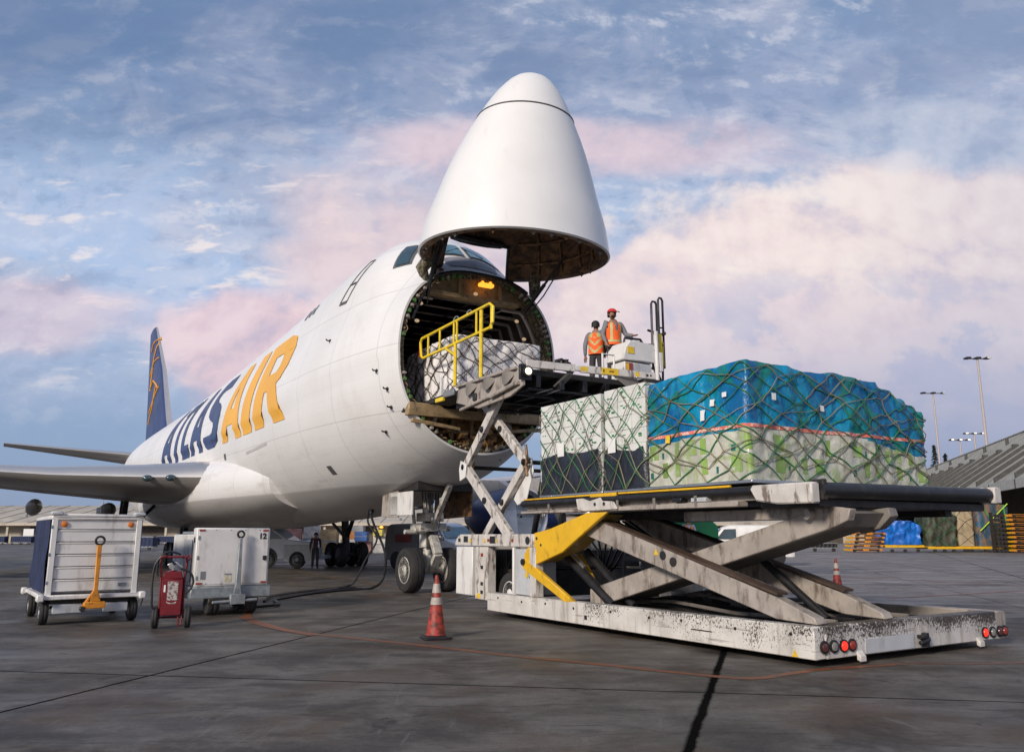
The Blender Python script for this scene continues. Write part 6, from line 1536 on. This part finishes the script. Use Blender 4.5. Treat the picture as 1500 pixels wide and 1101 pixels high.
# coloured freight stacked in the open, seen under the belly
cols = dict(orange=(.55, .20, .03), white=(.6, .58, .54), blue=(.04, .12, .35), tan=(.42, .30, .16), pink=(.45, .22, .20), yellow=(.6, .5, .08), green=(.1, .25, .08), grey=(.28, .28, .28))
k_ = 0
for (x_, z_, w_, h_, c_) in ((-15.6, 0, 1.4, 1.3, 'white'), (-14.1, 0, 1.3, 1.1, 'pink'), (-15.7, 1.3, 1.1, .7, 'orange'), (-14.4, 1.1, 1.2, .9, 'blue'), (-12.7, 0, 1.2, 1.6, 'white'), (-15.0, 2.0, 1.3, .6, 'grey'), (-12.8, 1.6, .9, .6, 'yellow'),
                           (-17.6, 0, 1.6, 2.2, 'tan'), (-19.4, 0, 1.4, 2.6, 'white'), (-21.0, 0, 1.5, 2.3, 'pink'), (-22.7, 0, 1.4, 2.6, 'tan'), (-24.4, 0, 1.6, 2.2, 'yellow'), (-11.2, 0, 1.4, 1.2, 'green'), (-9.7, 0, 1.3, 1.9, 'grey'), (-11.1, 1.2, 1.2, .9, 'white')):
    m_ = MATS.get('freight_'+c_) or mat('freight_'+c_, cols[c_], .6, var=.25, dirt=tuple(v*.3 for v in cols[c_]), dirt_amt=.6, scale=3)
    where = {-15.6: 'lowest of the far pile by the main wheels', -14.1: 'on the ground behind the main wheels', -15.7: 'topping the far pile by the wheels', -14.4: 'resting on the pinkish crate', -12.7: 'standing alone right of the wheels', -15.0: 'highest of the far pile', -12.8: 'on the tall pale crate'}.get(x_, 'far behind the main gear, %s' % {-17.6: 'left of the piled crates', -19.4: 'tall and narrow by the truck', -21.0: 'beside the tall white crate', -22.7: 'beyond the truck bonnet', -24.4: 'beyond the truck cab', -11.2: 'under a white box', -9.7: 'nearest the grey van', -11.1: 'set on the green crate'}.get(x_, ''))
    T = thing('freight_crate', '%s freight crate %s' % (c_, where), 'crate', (x_, 80+(k_ % 3)*.5, z_), 0, 'distant freight crates'); k_ += 1
    B(MB().box(-w_/2, w_/2, -.6, .6, .0, h_), 'crate_body', m_, T, .02); B(MB().box(-w_/2-.005, w_/2+.005, -.61, .61, h_*.48, h_*.54), 'crate_strap', galv, T, 0)

# right-hand hangar with the ribbed sloping roof
D2 = Vector((.28, .96, 0)).normalized(); N2 = Vector((D2.y, -D2.x, 0)); O2 = Vector((51.7, 83.1, 0))
HR = thing('ribbed_roof_hangar', 'grey hangar with a ribbed sloping roof at the right edge', 'building', tuple(O2), atan2(D2.y, D2.x))
# local x along the eave, local y = left of travel, so the roof rises to negative y
gr = mat('weathered_grey_roof', (.30, .30, .265), .75, var=.12, dirt=(.09, .09, .08), dirt_amt=.6, scale=.5, streak=1)
rdark = mat('roof_rib_dark', (.06, .06, .055), .7, var=.2)
L0, L1 = -38, 135; ZE, ZR, OF, OB, ZB = 7.33, 17.85, 15.6, 25.0, 9.5
sl_ = (ZR-ZE)/OF
B(MB().add([(L0, 0, ZE), (L1, 0, ZE), (L1, -OF, ZR), (L0, -OF, ZR), (L1, -OB, ZB), (L0, -OB, ZB)], [(0, 1, 2, 3), (3, 2, 4, 5)]).add([(L1, 0, ZE), (L1, -OF, ZR), (L1, -OB, ZB), (L1, -OB, 0), (L1, -14, 0), (L1, -14, ZE)], [(0, 1, 2, 3, 4, 5)]), 'roof', gr, HR, 0, fix=False)
B(MB().box(L0, L1, 0, .3, ZE-.9, ZE+.05), 'fascia', mat('pale_fascia', (.42, .42, .38), .7, var=.15), HR, 0)
for i in range(22):
    x_ = L0+2+i*8.1
    MB().prism([(-.4, ZE+.4*sl_+.02), (-9.3, ZE+9.3*sl_+.02), (-9.3, ZE+9.3*sl_+.45), (-.4, ZE+.4*sl_+.6)], x_-.16, x_+.16, 'x').build('roof_rib', rdark, HR)
    MB().box(x_-.4, x_+.4, -10.0, -9.3, ZE+9.3*sl_, ZE+9.3*sl_+.75).build('rib_cap', rdark, HR)
    for q in (1, 2, 3): MB().prism([(-.4, ZE+.4*sl_+.01), (-15.4, ZE+15.4*sl_+.01), (-15.4, ZE+15.4*sl_+.05), (-.4, ZE+.4*sl_+.05)], x_+q*2.02-.05, x_+q*2.02+.05, 'x').build('roof_seam', gr, HR)
MB().box(L0, L1, -OF-.2, -OF+.2, ZR+.02, ZR+.2).build('ridge_cap', gr, HR)
for i in range(12): MB().tube((L0+9+i*13.3, -12.4, ZE+12.3*sl_), (L0+9+i*13.3, -12.4, ZE+12.4*sl_+1.), .25, 8).build('roof_vent', rdark, HR)
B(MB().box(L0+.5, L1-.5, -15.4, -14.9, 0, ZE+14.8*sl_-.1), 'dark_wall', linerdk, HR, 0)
for i in range(16): MB().box(L0+i*10, L0+i*10+.2, .31, .37, ZE-.9, ZE+.05).build('fascia_joint', rdark, HR)
# flood light masts
def mast(label, loc, h, n=3, lit=False, wd=1.9):
    T = thing('floodlight_mast', label, 'light mast', loc, 0, 'floodlight masts')
    MB().tube((0, 0, 0), (0, 0, h), .42, 12, r2=.24).build('mast_pole', mat('mast_pale_grey', (.42, .37, .35), .5, var=.05) if 'mast_pale_grey' not in MATS else MATS['mast_pale_grey'], T)
    MB().box(-wd, wd, -.15, .15, h, h+.2).build('crossbar', darkmetal, T)
    for i in range(n):
        x_ = -wd+2*wd*i/(n-1)
        o = MB().box(x_-.55, x_+.55, -.8, .8, h+.02, h+.42).build('lamp_head', darkmetal, T, bevel=.08)
        if lit or i == n-1: MB().box(x_-.4, x_+.4, -.84, -.80, h+.05, h+.35).build('lamp_glass', lampw if lit else label_w, o)
    return T
mast('tall floodlight mast, the nearest above the ribbed hangar roof', (107.5, 185, 0), 41.7, wd=2.3)
mast('slimmer floodlight mast standing left above the ribbed hangar roof', (127.2, 244, 0), 43.8, wd=3.0)
mast('far lit floodlight mast, left of the small pair', (141.5, 258, 0), 31.2, lit=True, wd=2.6)
mast('far lit floodlight mast, right of the small pair', (146.8, 259, 0), 33.4, lit=True, wd=2.6)
def conifer(label, loc, h, seed):
    T = thing('conifer_tree', label, 'tree', loc, 0, 'conifers behind the hangar'); rnd = random.Random(seed)
    MB().tube((0, 0, 0), (0, 0, h*.95), h*.02, 8, r2=.05).build('trunk', brownint, T)
    cr_ = MB()
    for i in range(900):
        f_ = rnd.random()**.8; z_ = h*(.2+.8*f_); rr = (1-f_)*h*.13*rnd.uniform(.2, 1.15)+.1; a_ = rnd.random()*2*pi
        p = Vector((rr*cos(a_), rr*sin(a_), z_-rr*.3)); s_ = rnd.uniform(.3, .75); ax_ = Vector((cos(a_), sin(a_), -.4)).normalized(); sdv = Vector((-sin(a_), cos(a_), rnd.uniform(-.4, .4)))
        cr_.add([p-sdv*s_*.5, p+ax_*s_*1.3, p+sdv*s_*.5, p+Vector((0, 0, s_*.3))], [(0, 1, 2), (0, 2, 3)])
    cr_.build('crown', mat('dark_conifer_foliage', (.02, .035, .022), .8, var=.4) if 'dark_conifer_foliage' not in MATS else MATS['dark_conifer_foliage'], T, fix=False)
conifer('dark conifer just right of the blue load, taller of two', (131, 254, 0), 29.3, 1); conifer('smaller dark conifer beside the taller one', (134.8, 255, 0), 26.8, 2)
# yellow dollies and netted freight at right
def dolly(label, loc, rz=0, group='stacked yellow pallet dollies', w=3.3, d_=1.6):
    T = thing('pallet_dolly', label, 'dolly', loc, rz, group)
    B(MB().box(-w/2, w/2, -d_/2, -d_/2+.12, .12, .34).box(-w/2, w/2, d_/2-.12, d_/2, .12, .34), 'side_rail', orange, T, .01)
    B(MB().box(-w/2, -w/2+.15, -d_/2+.12, d_/2-.12, .14, .30).box(w/2-.15, w/2, -d_/2+.12, d_/2-.12, .14, .30).box(-.1, .1, -d_/2+.12, d_/2-.12, .14, .30), 'cross_rail', yellow, T, .01)
    for x_ in (-w*.36, w*.36): B(MB().lathe([(0, -.08), (.13, -.08), (.13, .08), (0, .08)], (x_, -d_/2-.04, .14), (0, 1, 0), 12), 'dolly_wheel', rubber, T, 0)
    for x0, x1 in ((-w/2+.3, -.3), (.3, w/2-.3)): B(MB().box(x0, x1, -d_/2-.01, -d_/2-.002, .16, .30), 'slot', signblk, T, 0)
    return T
ORD = ['lowest', 'second from the ground', 'third from the ground', 'fourth from the ground', 'fifth from the ground', 'sixth from the ground', 'seventh from the ground', 'eighth from the ground', 'topmost']
d0 = dolly('lowest yellow dolly of the left stack beside the royal blue covered load', (35.6, 85, 0))
for i in range(1, 5):
    c_ = copytree(d0); c_.location = (35.6+(.12*i if i < 4 else .5), 85, i*.40); c_['label'] = '%s yellow dolly of the left stack beside the royal blue covered load' % ORD[i] if i < 4 else 'topmost yellow dolly of the left stack, pushed sideways'
d1 = dolly('lowest orange yellow dolly of the tall stack at the right edge', (50.45, 82, 0), group='tall stack of yellow dollies at the right edge', w=3.6)
for i in range(1, 9):
    c_ = copytree(d1); c_.location = (50.45+rnd.uniform(-.1, .1), 82, i*.42); c_['label'] = '%s orange yellow dolly of the tall stack at the right edge' % ORD[i]
rackm = MB()
RK = thing('wheel_rack', 'dark rack full of wheels standing between blue net and yellow dollies', 'rack', (48.0, 82.3, 0))
for i in range(9):
    for j in range(3): rackm.lathe([(.05, -.1), (.17, -.1), (.17, .1), (.05, .1)], (-.35+j*.36, -.4, .2+i*.42), (0, 1, 0), 12)
B(rackm, 'rack_wheel', rubber, RK, 0); B(MB().box(-.6, -.55, -.3, .3, 0, 3.9).box(.5, .55, -.3, .3, 0, 3.9), 'rack_post', darkmetal, RK, 0)
def lump(name, label, x0, x1, y0, y1, z0, h, m, nm, seed, amp=.15, rnd_=.25, base=True):
    T = thing(name, label, 'cargo load', ((x0+x1)/2, (y0+y1)/2, 0), 0); off = Vector(((x0+x1)/2, (y0+y1)/2, 0))
    def top(s, t):
        a = abs((s-(x0+x1)/2)/((x1-x0)/2)); return z0+h*(1-rnd_*a**3)+.1*noise.noise(Vector((s*1.1, t*1.1, seed)))
    sd, cp_, per = drape(x0, x1, y0, y1, z0, top, amp, seed, rc=.4, fold=2.)
    MB().grid(lambda u_, v_: sd(u_, v_), 90, 14).build('cover', m, T, off, sharp=80); MB().grid(cp_, 14, 10).build('cover_top', m, T, off, sharp=80)
    if nm:
        nu = 2*round(per/.9/2)*1; nu += nu % 2
        net(lambda a, b_: sd(a/nu, min(b_/5, .99), .04), nu, 5, .022, nm, T, off, seed=int(seed))
    if base:
        B(MB().box(x0-.15, x1+.15, y0-.15, y0+.05, z0-.28, z0-.05).box(x0-.15, x1+.15, y1-.05, y1+.15, z0-.28, z0-.05).box(x0-.1, x1+.1, y0+.05, y1-.05, z0-.12, z0-.02), 'dolly_frame', yellow, T, .01, off=off)
        for x_ in (x0+.5, (x0+x1)/2, x1-.5): B(MB().lathe([(0, -.1), (.16, -.1), (.16, .1), (0, .1)], (x_, y0-.1, .16), (0, 1, 0), 12), 'dolly_wheel', rubber, T, 0, off=off)
    return T
lump('tarpaulin_load', 'royal blue tarpaulin load on a yellow dolly beyond the loader', 37.6, 41.2, 84, 86.5, .75, 2.35, tarpblue2, None, 5.5, amp=.3)
darkwrap = wrapmat('dark_camouflage_wrap', (.03, .035, .025), (.07, .07, .05), .6, 1.2, .7, (.04, .05, .02))
lump('dark_netted_load', 'dark green netted load between royal blue tarpaulin and tan crate', 41.9, 44.8, 84, 86.5, .6, 3.4, darkwrap, netgreen, 6.5, amp=.25, rnd_=.12)
tancr = mat('tan_cardboard', (.40, .32, .20), .7, var=.15, dirt=(.15, .11, .07), dirt_amt=.5, scale=1)
lump('tan_crate_load', 'tan crate load half covered by dark sheet beside the blue netted freight', 45.2, 46.9, 84.5, 86.5, .6, 3.9, tancr, netdark, 7.5, amp=.08, rnd_=.1)
bluenet = wrapmat('blue_netted_brown_freight', (.03, .07, .11), (.20, .12, .07), .6, .9, .5, (.03, .10, .17))
LN = lump('blue_brown_netted_load', 'tall blue and brown netted freight with bright lime straps under the eave', 47.1, 50.4, 84.2, 86.5, .6, 4.2, bluenet, None, 8.5, amp=.1, rnd_=.05)
lime = mat('lime_strap', (.45, .75, .04), .5, var=.1); limeg = mat('green_strap', (.05, .35, .08), .5, var=.1)
for a_, b_, m_ in (((47.2, 2.1), (50.2, 4.8), lime), ((47.6, 4.6), (49.6, 1.0), limeg), ((49.8, 4.7), (49.9, 2.5), limeg)):
    MB().tube((a_[0], 84.0, a_[1]), (b_[0], 84.0, b_[1]), .055, 6).build('strap', m_, LN, (48.75, 85.35, 0))
# low flatbed behind arms
farcart('low dark flatbed cart left of the yellow dolly stack', (32.6, 88, 0), None, m=blackst, w=2.8, h=.9)
